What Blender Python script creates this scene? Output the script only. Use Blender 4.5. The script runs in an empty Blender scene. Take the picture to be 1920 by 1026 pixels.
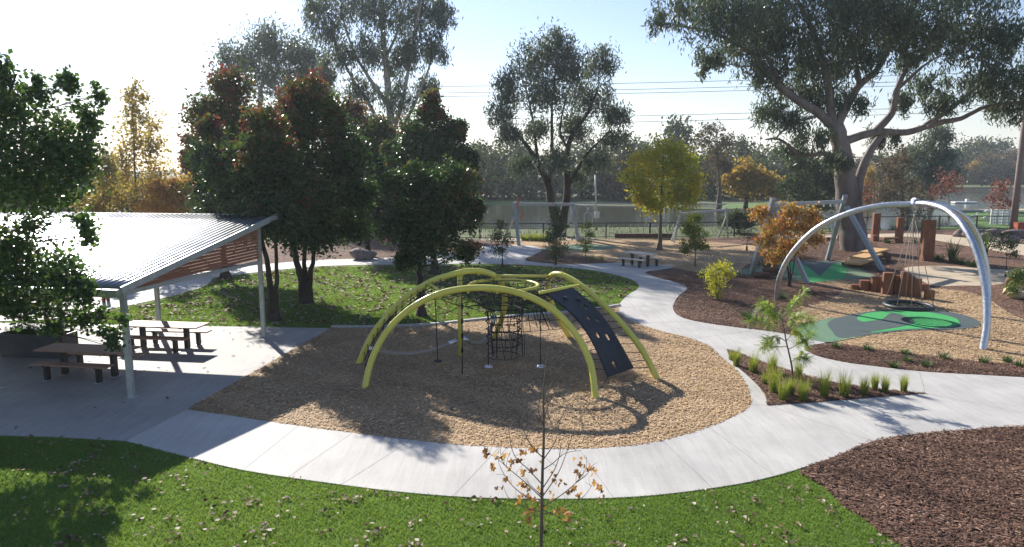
import bpy, math, random
import numpy as np
from mathutils import Vector, Matrix
from mathutils.geometry import tessellate_polygon
random.seed(7)
RNG = np.random.default_rng(11)
SC = bpy.context.scene
COL = SC.collection
# ------------------------------------------------------------------ camera geometry
F_PX, CX, CY, HORIZ, H = 1300.0, 960.0, 513.0, 315.0, 5.5
PITCH = math.atan((CY - HORIZ) / F_PX)
CP, SP = math.cos(PITCH), math.sin(PITCH)

def ray(px, py):
    x = (px - CX) / F_PX; y = -(py - CY) / F_PX
    return Vector((x, CP + y * SP, -SP + y * CP))

def G(px, py, z=0.0):
    d = ray(px, py); t = (z - H) / d.z
    return Vector((d.x * t, d.y * t, z))

def P(px, py, Y):
    d = ray(px, py); t = Y / d.y
    return Vector((d.x * t, Y, H + d.z * t))

def PP(pts):
    return [P(*p) for p in pts]

# ------------------------------------------------------------------ tagging
def tag(o, label=None, cat=None, group=None, kind=None):
    if label: o['label'] = label
    if cat: o['category'] = cat
    if group: o['group'] = group
    if kind: o['kind'] = kind
    return o

def empty(name, loc, label, cat, group=None, rz=0):
    o = bpy.data.objects.new(name, None); COL.objects.link(o)
    o.location = loc; o.rotation_euler = (0, 0, rz); o.empty_display_size = .3
    return tag(o, label, cat, group)

def copy_thing(root, loc=None, rz=None, scale=None, label=None):
    def cp(o, parent):
        c = o.copy(); COL.objects.link(c)
        if parent: c.parent = parent
        for ch in list(o.children): cp(ch, c)
        return c
    r = cp(root, None)
    if loc is not None: r.location = loc
    if rz is not None: r.rotation_euler = (0, 0, rz)
    if scale is not None: r.scale = scale if hasattr(scale, '__len__') else (scale,) * 3
    if label: r['label'] = label
    return r

# ------------------------------------------------------------------ mesh builder
class MB:
    def __init__(s): s.v = []; s.f = []
    def add(s, vs, fs):
        n = len(s.v); s.v += [tuple(v) for v in vs]; s.f += [tuple(i + n for i in f) for f in fs]; return s
    def box(s, c, size, rz=0, R=None):
        hx, hy, hz = [k / 2 for k in size]
        M = R if R is not None else Matrix.Rotation(rz, 3, 'Z')
        vs = [Vector(c) + M @ Vector((x, y, z)) for x in (-hx, hx) for y in (-hy, hy) for z in (-hz, hz)]
        return s.add(vs, [(0,1,3,2),(4,6,7,5),(0,4,5,1),(2,3,7,6),(0,2,6,4),(1,5,7,3)])
    def bar(s, a, b, w, h):
        a = Vector(a); b = Vector(b); d = b - a; q = d.to_track_quat('X', 'Z').to_matrix()
        return s.box((a + b) / 2, (d.length, w, h), R=q)
    def tube(s, pts, r, n=8, cap=True):
        pts = [Vector(p) for p in pts]; m = len(pts)
        rr = [r] * m if not hasattr(r, '__len__') else list(r)
        t0 = (pts[1] - pts[0]).normalized()
        up = Vector((0, 0, 1)) if abs(t0.z) < .9 else Vector((1, 0, 0))
        nrm = t0.cross(up).normalized(); vs = []
        for i, p in enumerate(pts):
            t = (pts[min(i + 1, m - 1)] - pts[max(i - 1, 0)])
            if t.length < 1e-9: t = t0.copy()
            t.normalize(); nrm = (nrm - t * nrm.dot(t))
            if nrm.length < 1e-6: nrm = t.orthogonal()
            nrm.normalize(); bn = t.cross(nrm)
            for k in range(n):
                a = 2 * math.pi * k / n
                vs.append(p + (nrm * math.cos(a) + bn * math.sin(a)) * rr[i])
        fs = [(i * n + k, i * n + (k + 1) % n, (i + 1) * n + (k + 1) % n, (i + 1) * n + k) for i in range(m - 1) for k in range(n)]
        if cap: fs += [tuple(range(n - 1, -1, -1)), tuple(range((m - 1) * n, m * n))]
        return s.add(vs, fs)
    def prism(s, poly, z0, z1):
        n = len(poly); vs = [(p[0], p[1], z0) for p in poly] + [(p[0], p[1], z1) for p in poly]
        tri = tessellate_polygon([[Vector((p[0], p[1], 0)) for p in poly]])
        fs = [tuple(t) for t in tri] + [tuple(i + n for i in t) for t in tri]
        fs += [(i, (i + 1) % n, n + (i + 1) % n, n + i) for i in range(n)]
        return s.add(vs, fs)
    def build(s, name, mat, parent=None, smooth=False, bevel=0, fixn=False):
        me = bpy.data.meshes.new(name); me.from_pydata(s.v, [], s.f)
        if fixn or True:
            import bmesh
            bm = bmesh.new(); bm.from_mesh(me); bmesh.ops.recalc_face_normals(bm, faces=bm.faces[:]); bm.to_mesh(me); bm.free()
        me.materials.append(mat)
        if smooth: me.polygons.foreach_set('use_smooth', [True] * len(me.polygons))
        o = bpy.data.objects.new(name, me); COL.objects.link(o)
        if parent is not None:
            o.parent = parent
            o.matrix_parent_inverse = Matrix.Identity(4)
            # vertices are given in the parent's own space when the parent sits away from the origin
        if bevel:
            b = o.modifiers.new('bevel', 'BEVEL'); b.width = bevel; b.segments = 2; b.limit_method = 'ANGLE'
        return o

def to_local(mb, root):
    """shift world-space vertices into the frame of root"""
    M = (Matrix.Translation(root.location) @ root.rotation_euler.to_matrix().to_4x4()).inverted()
    mb.v = [tuple(M @ Vector(v)) for v in mb.v]; return mb

def part(mb, name, mat, root, smooth=False, bevel=0):
    return to_local(mb, root).build(name, mat, root, smooth, bevel)

def spline(pts, n=8, closed=False):
    pts = [Vector(p) for p in pts]; out = []; m = len(pts)
    rng = range(m if closed else m - 1)
    for i in rng:
        g = lambda k: pts[k % m] if closed else pts[max(0, min(m - 1, k))]
        p0, p1, p2, p3 = g(i - 1), g(i), g(i + 1), g(i + 2)
        for k in range(n):
            t = k / n
            out.append(.5 * ((2 * p1) + (p2 - p0) * t + (2 * p0 - 5 * p1 + 4 * p2 - p3) * t * t + (3 * p1 - p0 - 3 * p2 + p3) * t ** 3))
    if not closed: out.append(pts[-1])
    return out

def np_mesh(name, V, nper, mat, tint=None, parent=None, smooth=False):
    """V: (N*nper,3) verts, each face has nper verts"""
    N = len(V) // nper
    me = bpy.data.meshes.new(name)
    me.vertices.add(N * nper); me.vertices.foreach_set('co', V.astype(np.float32).ravel())
    me.loops.add(N * nper); me.loops.foreach_set('vertex_index', np.arange(N * nper, dtype=np.int32))
    me.polygons.add(N); me.polygons.foreach_set('loop_start', np.arange(0, N * nper, nper, dtype=np.int32))
    me.polygons.foreach_set('loop_total', np.full(N, nper, dtype=np.int32))
    me.update(); me.validate()
    if tint is not None:
        a = me.attributes.new('tint', 'FLOAT', 'FACE'); a.data.foreach_set('value', tint.astype(np.float32))
    me.materials.append(mat)
    o = bpy.data.objects.new(name, me); COL.objects.link(o)
    if parent is not None: o.parent = parent
    return o

# ------------------------------------------------------------------ materials
def newmat(name):
    m = bpy.data.materials.new(name); m.use_nodes = True
    nt = m.node_tree; b = nt.nodes['Principled BSDF']; return m, nt, b

def ramp(nt, stops, interp='LINEAR'):
    r = nt.nodes.new('ShaderNodeValToRGB'); cr = r.color_ramp; cr.interpolation = interp
    while len(cr.elements) < len(stops): cr.elements.new(0.5)
    for e, (p, c) in zip(cr.elements, stops): e.position = p; e.color = (*c, 1)
    return r

def noise(nt, scale, detail=4, rough=.6, vec=None, dist=0):
    n = nt.nodes.new('ShaderNodeTexNoise'); n.inputs['Scale'].default_value = scale
    n.inputs['Detail'].default_value = detail; n.inputs['Roughness'].default_value = rough
    n.inputs['Distortion'].default_value = dist
    if vec is not None: nt.links.new(vec, n.inputs['Vector'])
    return n

def coords(nt, sc=(1, 1, 1), rot=(0, 0, 0), kind='Object'):
    tc = nt.nodes.new('ShaderNodeTexCoord'); mp = nt.nodes.new('ShaderNodeMapping')
    mp.inputs['Scale'].default_value = sc; mp.inputs['Rotation'].default_value = rot
    nt.links.new(tc.outputs[kind], mp.inputs['Vector']); return mp.outputs['Vector']

def mixc(nt, fac, a, b, mode='MIX'):
    n = nt.nodes.new('ShaderNodeMix'); n.data_type = 'RGBA'; n.blend_type = mode
    for val, idx in ((fac, 0), (a, 6), (b, 7)):
        if hasattr(val, 'links') or hasattr(val, 'is_output'): nt.links.new(val, n.inputs[idx])
        else: n.inputs[idx].default_value = val if idx == 0 else (*val, 1)
    return n.outputs[2]

def bump(nt, b, src, strength=.4, dist=.02):
    n = nt.nodes.new('ShaderNodeBump'); n.inputs['Strength'].default_value = strength
    n.inputs['Distance'].default_value = dist; nt.links.new(src, n.inputs['Height'])
    nt.links.new(n.outputs['Normal'], b.inputs['Normal'])

def nmat(name, c1, c2, scale=3, rough=.8, metal=0, bmp=.3, bscale=None, sc=(1, 1, 1), spec=.4, rr=None, bdist=.01):
    m, nt, b = newmat(name); v = coords(nt, sc)
    n = noise(nt, scale, 6, .65, v); r = ramp(nt, [(.3, c1), (.7, c2)])
    nt.links.new(n.outputs['Fac'], r.inputs['Fac']); nt.links.new(r.outputs['Color'], b.inputs['Base Color'])
    b.inputs['Roughness'].default_value = rough; b.inputs['Metallic'].default_value = metal
    b.inputs['Specular IOR Level'].default_value = spec
    if rr:
        r2 = ramp(nt, [(.3, (rr[0],) * 3), (.7, (rr[1],) * 3)]); nt.links.new(n.outputs['Fac'], r2.inputs['Fac'])
        nt.links.new(r2.outputs['Color'], b.inputs['Roughness'])
    if bmp:
        n2 = noise(nt, bscale or scale * 6, 4, .6, v); bump(nt, b, n2.outputs['Fac'], bmp, bdist)
    return m

def leafmat(name, stops, trans=.35, rough=.5, tboost=1.3, spec=.3):
    m, nt, b = newmat(name)
    at = nt.nodes.new('ShaderNodeAttribute'); at.attribute_name = 'tint'
    r = ramp(nt, stops); nt.links.new(at.outputs['Fac'], r.inputs['Fac'])
    nt.links.new(r.outputs['Color'], b.inputs['Base Color']); b.inputs['Roughness'].default_value = rough
    b.inputs['Specular IOR Level'].default_value = spec
    if trans:
        t = nt.nodes.new('ShaderNodeBsdfTranslucent'); mx = nt.nodes.new('ShaderNodeMixShader'); mx.inputs[0].default_value = trans
        c = mixc(nt, 1.0, r.outputs['Color'], (tboost * 1.05, tboost, tboost * .55), 'MULTIPLY')
        nt.links.new(c, t.inputs['Color']); nt.links.new(b.outputs[0], mx.inputs[1]); nt.links.new(t.outputs[0], mx.inputs[2])
        nt.links.new(mx.outputs[0], nt.nodes['Material Output'].inputs['Surface'])
    return m

M = {}
# ground covers
def lawn_mat():
    m, nt, b = newmat('lawn'); v = coords(nt)
    n1 = noise(nt, .35, 4, .6, v); n2 = noise(nt, 26, 5, .7, v); n3 = noise(nt, 3.5, 4, .6, v)
    r1 = ramp(nt, [(.35, (.08, .15, .03)), (.65, (.16, .25, .065))]); nt.links.new(n2.outputs['Fac'], r1.inputs['Fac'])
    r2 = ramp(nt, [(.3, (.75, .85, .7)), (.7, (1.25, 1.15, 1.0))]); nt.links.new(n1.outputs['Fac'], r2.inputs['Fac'])
    r3 = ramp(nt, [(.3, (.8, .85, .8)), (.7, (1.2, 1.1, 1.1))]); nt.links.new(n3.outputs['Fac'], r3.inputs['Fac'])
    c = mixc(nt, 1.0, r1.outputs['Color'], r2.outputs['Color'], 'MULTIPLY'); c = mixc(nt, 1.0, c, r3.outputs['Color'], 'MULTIPLY')
    nt.links.new(c, b.inputs['Base Color']); b.inputs['Roughness'].default_value = .9; b.inputs['Specular IOR Level'].default_value = .1
    bump(nt, b, n2.outputs['Fac'], .8, .04); return m
M['lawn'] = lawn_mat()

def chip_mat(name, cols, scale, big=.5):
    m, nt, b = newmat(name); v = coords(nt)
    d = noise(nt, scale * .6, 3, .5, v)
    vm = nt.nodes.new('ShaderNodeVectorMath'); vm.operation = 'MULTIPLY_ADD'; nt.links.new(d.outputs['Color'], vm.inputs[0])
    vm.inputs[1].default_value = (.12, .12, .12); nt.links.new(v, vm.inputs[2])
    vo = nt.nodes.new('ShaderNodeTexVoronoi'); vo.inputs['Scale'].default_value = scale; nt.links.new(vm.outputs[0], vo.inputs['Vector'])
    sep = nt.nodes.new('ShaderNodeSeparateColor'); nt.links.new(vo.outputs['Color'], sep.inputs[0])
    r = ramp(nt, cols); nt.links.new(sep.outputs[0], r.inputs['Fac'])
    n1 = noise(nt, big, 5, .6, v); r1 = ramp(nt, [(.3, (.62, .60, .60)), (.7, (1.15, 1.12, 1.08))]); nt.links.new(n1.outputs['Fac'], r1.inputs['Fac'])
    c = mixc(nt, 1.0, r.outputs['Color'], r1.outputs['Color'], 'MULTIPLY'); nt.links.new(c, b.inputs['Base Color'])
    b.inputs['Roughness'].default_value = .9; b.inputs['Specular IOR Level'].default_value = .2
    bump(nt, b, vo.outputs['Distance'], .7, .03); return m
CHIP = [(0, (.16, .095, .05)), (.25, (.36, .235, .125)), (.6, (.52, .36, .20)), (1, (.70, .53, .33))]
BARK = [(0, (.022, .011, .007)), (.35, (.085, .042, .026)), (.7, (.18, .095, .06)), (.88, (.30, .18, .12)), (1, (.50, .34, .25))]
M['chips'] = chip_mat('playground wood chips', CHIP, 32)
M['mulch'] = chip_mat('bark mulch', BARK, 26)
M['chip_bits'] = leafmat('loose chips', CHIP, 0, .75)
M['bark_bits'] = leafmat('loose bark', BARK, 0, .75)
def concrete(name, base, warm=(1, 1, 1)):
    m, nt, b = newmat(name); v = coords(nt)
    n1 = noise(nt, .5, 5, .6, v); n2 = noise(nt, 40, 3, .6, v); v2 = coords(nt, (6, .5, 1), (0, 0, .35)); n3 = noise(nt, 1.4, 5, .65, v2, .6)
    r1 = ramp(nt, [(.28, tuple(base * .76 * k for k in warm)), (.72, tuple(base * 1.08 * k for k in warm))]); nt.links.new(n1.outputs['Fac'], r1.inputs['Fac'])
    r2 = ramp(nt, [(.25, (.88, .88, .88)), (.75, (1.06, 1.06, 1.06))]); nt.links.new(n2.outputs['Fac'], r2.inputs['Fac'])
    r3 = ramp(nt, [(.3, (.88, .88, .87)), (.6, (1.04, 1.04, 1.04))]); nt.links.new(n3.outputs['Fac'], r3.inputs['Fac'])
    c = mixc(nt, 1, r1.outputs['Color'], r2.outputs['Color'], 'MULTIPLY'); c = mixc(nt, 1, c, r3.outputs['Color'], 'MULTIPLY')
    nt.links.new(c, b.inputs['Base Color']); b.inputs['Roughness'].default_value = .72; b.inputs['Specular IOR Level'].default_value = .35
    bump(nt, b, n2.outputs['Fac'], .15, .005); return m
M['concrete'] = concrete('concrete path', .48, (1, .955, .885))
M['concrete2'] = concrete('paved slab', .37, (1, .95, .89))
M['kerb'] = concrete('kerb', .46, (1, .97, .93))
M['joint'] = nmat('joint', (.13, .13, .125), (.2, .195, .19), 5)
M['gravel'] = nmat('decomposed granite', (.36, .28, .19), (.50, .41, .29), 1.2, .9, bmp=.5, bscale=60)
M['field'] = nmat('far grass', (.05, .075, .022), (.12, .13, .045), .08, .95, bmp=.3, bscale=6)
M['bankgrass'] = nmat('bank grass', (.05, .11, .02), (.11, .19, .04), .25, .95, bmp=.3, bscale=8)
M['soil'] = nmat('soil', (.06, .04, .03), (.11, .075, .05), 3, .95)
M['sage'] = nmat('sage rubber', (.09, .17, .10), (.12, .215, .13), 9, .85, bmp=.3, bscale=200)
M['sage2'] = nmat('olive rubber', (.12, .17, .09), (.155, .21, .115), 9, .85, bmp=.3, bscale=200)
M['bright'] = nmat('bright green rubber', (.03, .28, .07), (.045, .35, .095), 9, .85, bmp=.3, bscale=200)
M['slate'] = nmat('slate rubber', (.045, .068, .068), (.065, .09, .09), 9, .85, bmp=.3, bscale=200)
# metals, paint, wood
M['galv'] = nmat('galvanised steel', (.42, .44, .46), (.62, .64, .66), 9, .38, .85, .1, 30, rr=(.28, .5))
M['galvpost'] = nmat('galvanised post', (.36, .38, .37), (.52, .54, .52), 6, .5, .55, .1, 30)
M['roof'] = nmat('zinc roof sheet', (.20, .21, .225), (.27, .28, .30), .8, .3, .6, .0, 3, rr=(.19, .28))
M['silverpaint'] = nmat('grey painted steel', (.26, .29, .31), (.34, .37, .39), 4, .45, .3, .05)
M['yellow'] = nmat('lime yellow paint', (.60, .55, .085), (.68, .62, .12), 2.5, .36, 0, .05, 40, spec=.5)
M['rope'] = nmat('black rope', (.012, .012, .014), (.03, .03, .033), 40, .8)
M['greyrope'] = nmat('grey thick rope', (.24, .21, .17), (.34, .30, .25), 30, .85)
M['rubber'] = nmat('black rubber', (.012, .014, .02), (.022, .025, .034), 5, .5, 0, .2, 60)
M['alu'] = nmat('aluminium', (.6, .6, .62), (.72, .72, .74), 20, .3, .9, 0)
M['timber'] = nmat('table slats', (.25, .13, .085), (.40, .23, .16), 6, .6, 0, .3, sc=(1, 12, 12))
M['palewood'] = nmat('weathered slats', (.62, .52, .42), (.78, .68, .56), 6, .6, 0, .3, sc=(1, 12, 12))
M['batten'] = nmat('cedar battens', (.22, .075, .04), (.33, .12, .065), 5, .6, 0, .2, sc=(1, 1, 14))
M['darksteel'] = nmat('dark leg', (.018, .015, .014), (.035, .028, .026), 8, .45)
M['planter'] = nmat('dark planter', (.028, .03, .034), (.05, .052, .058), 3, .5)
M['totem'] = nmat('rusty carved timber', (.15, .055, .026), (.27, .112, .05), 5, .75, 0, .5, 14, sc=(1, 1, .25))
M['log'] = nmat('dark log', (.06, .035, .025), (.16, .09, .06), 5, .85, 0, .5)
M['ochre'] = nmat('ochre timber', (.42, .24, .09), (.58, .36, .16), 5, .8, 0, .4)
M['sand'] = nmat('sandstone', (.50, .38, .2), (.68, .55, .33), 3, .85, 0, .6, 12, bdist=.04)
M['rock'] = nmat('purple grey rock', (.10, .075, .075), (.24, .19, .18), 3, .85, 0, .7, 9, bdist=.05)
M['brick'] = nmat('red block', (.30, .06, .03), (.40, .10, .05), 6, .8)
M['blackfence'] = nmat('black powder coat', (.012, .012, .013), (.02, .02, .022), 5, .5)
M['white'] = nmat('white paint', (.62, .62, .6), (.75, .75, .73), 6, .6)
M['pole'] = nmat('weathered pole', (.16, .12, .10), (.27, .21, .18), 4, .9, 0, .5, sc=(6, 6, .5))
M['wire'] = nmat('cable', (.12, .13, .14), (.17, .18, .19), 5, .6)
M['orangebar'] = nmat('orange tape', (.6, .11, .04), (.7, .16, .06), 5, .6)
# bark
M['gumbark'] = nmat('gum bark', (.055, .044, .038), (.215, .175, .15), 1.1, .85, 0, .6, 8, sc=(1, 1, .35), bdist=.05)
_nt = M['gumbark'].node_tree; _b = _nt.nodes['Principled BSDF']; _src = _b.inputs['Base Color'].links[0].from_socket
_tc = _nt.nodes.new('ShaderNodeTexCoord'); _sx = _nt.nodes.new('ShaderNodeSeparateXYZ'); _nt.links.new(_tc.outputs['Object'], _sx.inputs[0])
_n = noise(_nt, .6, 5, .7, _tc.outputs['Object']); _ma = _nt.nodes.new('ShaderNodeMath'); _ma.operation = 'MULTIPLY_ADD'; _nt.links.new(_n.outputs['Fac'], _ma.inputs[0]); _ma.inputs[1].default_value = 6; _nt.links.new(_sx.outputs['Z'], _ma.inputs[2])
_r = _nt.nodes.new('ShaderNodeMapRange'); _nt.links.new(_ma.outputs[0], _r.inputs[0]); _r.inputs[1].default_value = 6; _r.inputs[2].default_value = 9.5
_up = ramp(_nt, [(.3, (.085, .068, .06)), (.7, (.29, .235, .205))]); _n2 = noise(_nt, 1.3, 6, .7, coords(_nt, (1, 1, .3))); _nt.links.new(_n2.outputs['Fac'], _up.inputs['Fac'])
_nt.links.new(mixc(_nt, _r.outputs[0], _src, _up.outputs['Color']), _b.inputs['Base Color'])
M['palebark'] = nmat('pale gum bark', (.26, .23, .2), (.5, .46, .41), 1.6, .8, 0, .4, 8, sc=(1, 1, .3), bdist=.03)
M['darkbark'] = nmat('dark bark', (.022, .016, .013), (.065, .048, .038), 3, .9, 0, .7, 14, sc=(1, 1, .3), bdist=.03)
M['brownbark'] = nmat('brown bark', (.10, .07, .05), (.2, .15, .11), 4, .9, 0, .5, 14, sc=(1, 1, .4))
# foliage
M['L_gum'] = leafmat('gum leaves', [(0, (.05, .074, .056)), (.45, (.092, .13, .09)), (.85, (.16, .19, .125)), (.94, (.2, .2, .13)), (1, (.20, .12, .08))], .3, .4, 1.1)
M['L_gum2'] = leafmat('grey gum leaves', [(0, (.06, .085, .072)), (.5, (.11, .145, .115)), (1, (.19, .225, .17))], .32, .42, 1.1)
M['L_pear'] = leafmat('pear leaves', [(0, (0.021, 0.047, 0.016)), (0.35, (0.039, 0.083, 0.022)), (0.55, (0.072, 0.117, 0.029)), (0.68, (0.117, 0.098, 0.033)), (0.8, (0.156, 0.065, 0.039)), (1, (0.182, 0.044, 0.044))], 0.4, .35, spec=.4)
M['L_green'] = leafmat('fresh green leaves', [(0, (0.028, 0.067, 0.02)), (0.5, (0.056, 0.112, 0.031)), (0.9, (0.126, 0.182, 0.049)), (1, (0.364, 0.266, 0.042))], 0.45, .35, spec=.4)
M['L_yellow'] = leafmat('autumn yellow leaves', [(0, (.15, .15, .05)), (.35, (.32, .27, .10)), (.7, (.48, .35, .12)), (1, (.46, .22, .10))], .5, .6, 1.15)
M['L_lime'] = leafmat('lime leaves', [(0, (0.123, 0.157, 0.034)), (0.5, (0.336, 0.37, 0.056)), (0.85, (0.493, 0.47, 0.067)), (1, (0.515, 0.381, 0.067))], 0.55, .55)
M['L_orange'] = leafmat('orange leaves', [(0, (.18, .17, .05)), (.35, (.36, .25, .08)), (.6, (.52, .27, .10)), (1, (.55, .18, .09))], .45, .55, 1.2)
M['L_red'] = leafmat('red leaves', [(0, (.12, .07, .06)), (.5, (.22, .085, .08)), (1, (.3, .1, .1))], .35, .6)
M['L_far'] = leafmat('far foliage', [(0, (0.042, 0.067, 0.035)), (0.5, (0.08, 0.109, 0.054)), (0.85, (0.144, 0.152, 0.072)), (1, (0.224, 0.176, 0.08))], 0.2, .7, spec=.1)
M['L_farbrown'] = leafmat('brown far foliage', [(0, (0.084, 0.07, 0.053)), (0.5, (0.154, 0.123, 0.087)), (1, (0.238, 0.168, 0.098))], 0.2, .7, spec=.1)
M['L_faryel'] = leafmat('far yellow foliage', [(0, (0.192, 0.144, 0.036)), (0.5, (0.36, 0.252, 0.06)), (1, (0.48, 0.324, 0.072))], 0.4, .7)
M['L_grass'] = leafmat('tussock blades', [(0, (.10, .13, .03)), (.5, (.22, .28, .05)), (.9, (.36, .4, .09)), (1, (.42, .36, .16))], .4, .5)
M['L_strap'] = leafmat('strap leaves', [(0, (.03, .07, .02)), (.6, (.06, .12, .035)), (1, (.16, .2, .06))], .25, .4)
M['L_lawn'] = leafmat('lawn blades', [(0, (.08, .145, .03)), (.5, (.15, .24, .052)), (.85, (.22, .31, .08)), (1, (.34, .33, .15))], .45, .5)
M['L_dead'] = leafmat('dry fallen leaves', [(0, (.05, .03, .022)), (.4, (.15, .08, .05)), (.75, (.30, .2, .14)), (1, (.50, .42, .35))], .15, .7)
M['L_dry'] = leafmat('dry clinging leaves', [(0, (.16, .07, .03)), (.5, (.34, .16, .06)), (1, (.5, .3, .13))], .45, .6)

# ------------------------------------------------------------------ ground helpers
def inpoly(x, y, poly):
    c = np.zeros(len(x), bool); n = len(poly); j = n - 1
    for i in range(n):
        xi, yi, xj, yj = poly[i][0], poly[i][1], poly[j][0], poly[j][1]
        if yi != yj:
            k = ((yi > y) != (yj > y)) & (x < (xj - xi) * (y - yi) / (yj - yi) + xi); c ^= k
        j = i
    return c

def gpoly(px, smooth=0, closed=True):
    pts = [G(*p) for p in px]
    return spline(pts, smooth, closed) if smooth else pts

def sheet(name, poly, z, mat, kind='structure', subdiv=False, thick=0, parent=None):
    pts = [Vector((p[0], p[1], z)) for p in poly]
    tri = tessellate_polygon([pts]); mb = MB(); vs = list(pts); fs = []
    for t in tri:
        a, b, c = [pts[i] for i in t]
        fs.append(t if (b - a).cross(c - a).z > 0 else (t[0], t[2], t[1]))
    if thick:
        n = len(pts); vs += [p - Vector((0, 0, thick)) for p in pts]
        area = sum(pts[i].x * pts[(i + 1) % n].y - pts[(i + 1) % n].x * pts[i].y for i in range(n))
        for i in range(n):
            j = (i + 1) % n; fs.append((i, i + n, j + n, j) if area > 0 else (i, j, j + n, i + n))
    me = bpy.data.meshes.new(name); me.from_pydata([tuple(v) for v in vs], [], [tuple(f) for f in fs]); me.materials.append(mat)
    o = bpy.data.objects.new(name, me); COL.objects.link(o)
    if kind: tag(o, kind=kind)
    if parent: o.parent = parent
    return o

def sample(poly, dens, lod=None, holes=()):
    xs = [p[0] for p in poly]; ys = [p[1] for p in poly]
    A = (max(xs) - min(xs)) * (max(ys) - min(ys)); n = int(A * dens)
    x = RNG.uniform(min(xs), max(xs), n); y = RNG.uniform(min(ys), max(ys), n)
    k = np.abs(x) < (y + 1.0) * .86 + 2.5                   # what the photograph can see, with a margin
    if lod: k &= RNG.random(n) < np.clip((lod / np.maximum(y, .1)) ** 2, 0, 1)
    x, y = x[k], y[k]
    k = inpoly(x, y, poly)
    for h in holes: k &= ~inpoly(x, y, h)
    return x[k], y[k]

def bits(name, poly, dens, ln, wd, z, mat, lod=None, holes=(), tilt=.35, grow=0.0, lift=.012):
    x, y = sample(poly, dens, lod, holes); n = len(x)
    g = 1 + grow * np.maximum(0, y - 12) / 12
    L = ln * RNG.uniform(.5, 1.5, n) * g; W = wd * RNG.uniform(.6, 1.4, n) * g; a = RNG.uniform(0, 2 * np.pi, n)
    tx = RNG.normal(0, tilt, n); ty = RNG.normal(0, tilt, n); zz = z + RNG.uniform(.002, lift, n)
    ca, sa = np.cos(a), np.sin(a); V = np.zeros((n, 4, 3))
    for k, (u, v) in enumerate(((-1, -1), (1, -1), (1, 1), (-1, 1))):
        U = u * L / 2; Vv = v * W / 2
        V[:, k, 0] = x + U * ca - Vv * sa; V[:, k, 1] = y + U * sa + Vv * ca
        V[:, k, 2] = zz + np.abs(U * tx) * .7 + (U * tx + Vv * ty) * .3 + (k % 2) * .002
    pt = .5 + .3 * np.sin(x * .9 + 2.2 * np.sin(y * .7)) * np.cos(y * 1.3 + np.sin(x)) + .2 * np.sin(x * 2.9 + y * 3.7)
    o = np_mesh(name, V.reshape(-1, 3), 4, mat, np.clip(RNG.random(n) * .8 + (pt - .3) * .35, 0, 1)); return tag(o, kind='stuff')

def litter(name, poly, dens, size, z, clump=.5, grow=.0):
    x, y = sample(poly, dens * .35); rep = RNG.poisson(1 + 2.2 * (RNG.random(len(x)) < clump) * RNG.random(len(x)) * 3)
    x = np.repeat(x, rep); y = np.repeat(y, rep); n = len(x); x = x + RNG.normal(0, .09, n); y = y + RNG.normal(0, .09, n)
    k = inpoly(x, y, poly); x, y = x[k], y[k]; n = len(x); g = 1 + grow * np.maximum(0, y - 12) / 12
    a = RNG.uniform(0, 2 * np.pi, n); L = size * g * RNG.uniform(.5, 1.4, n); W = L * RNG.uniform(.45, .8, n); F = L * RNG.uniform(.05, .45, n); T = RNG.random(n) ** .8
    V = np.zeros((n, 2, 4, 3)); ca, sa = np.cos(a), np.sin(a); zz = z + RNG.uniform(0, .02, n); tl = RNG.normal(0, .3, n)
    for h, sg in enumerate((-1, 1)):
        for q, (u, v) in enumerate(((-.5, 0), (-.15, .5), (.2, .42), (.5, 0))):
            U = u * L; Vv = v * W * sg
            V[:, h, q, 0] = x + U * ca - Vv * sa; V[:, h, q, 1] = y + U * sa + Vv * ca; V[:, h, q, 2] = zz + abs(v) * 2 * F + np.abs(U * tl)
    o = np_mesh(name, V.reshape(-1, 3), 4, M['L_dead'], np.repeat(T, 2)); return tag(o, kind='stuff')

def blades(name, poly, dens, h, w, z, mat, lod=None, holes=(), grow=0.0):
    x, y = sample(poly, dens, lod, holes); n = len(x); g = 1 + grow * np.maximum(0, y - 10) / 10
    a = RNG.uniform(0, 2 * np.pi, n); hh = h * RNG.uniform(.5, 1.3, n); ww = w * g * RNG.uniform(.7, 1.3, n)
    lx = RNG.normal(0, .45, n) * hh; ly = RNG.normal(0, .45, n) * hh; V = np.zeros((n, 3, 3))
    V[:, 0] = np.stack([x - np.cos(a) * ww / 2, y - np.sin(a) * ww / 2, np.full(n, z)], 1)
    V[:, 1] = np.stack([x + np.cos(a) * ww / 2, y + np.sin(a) * ww / 2, np.full(n, z)], 1)
    V[:, 2] = np.stack([x + lx, y + ly, z + hh], 1)
    patch = .45 + .2 * np.sin(x * .45 + y * .3 + 2 * np.sin(y * .25)) + .25 * np.sin(x * 1.3 + 1.7 * np.sin(y * .9)) * np.cos(y * 1.1 + np.sin(x * .7))
    o = np_mesh(name, V.reshape(-1, 3), 3, mat, np.clip(patch * .5 + RNG.random(n) * .5 + .0, 0, 1)); return tag(o, kind='stuff')

# ------------------------------------------------------------------ SETTING
g = MB(); g.add([(-1500, -60, -.05), (1500, -60, -.05), (1500, 1500, -.05), (-1500, 1500, -.05)], [(0, 1, 2, 3)])
tag(g.build('ground', M['field']), kind='structure')
lawn_poly = [Vector(p) for p in ((-60, -30, 0), (60, -30, 0), (60, 34, 0), (-60, 46, 0))]
sheet('lawn', lawn_poly, 0, M['lawn'])
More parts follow.
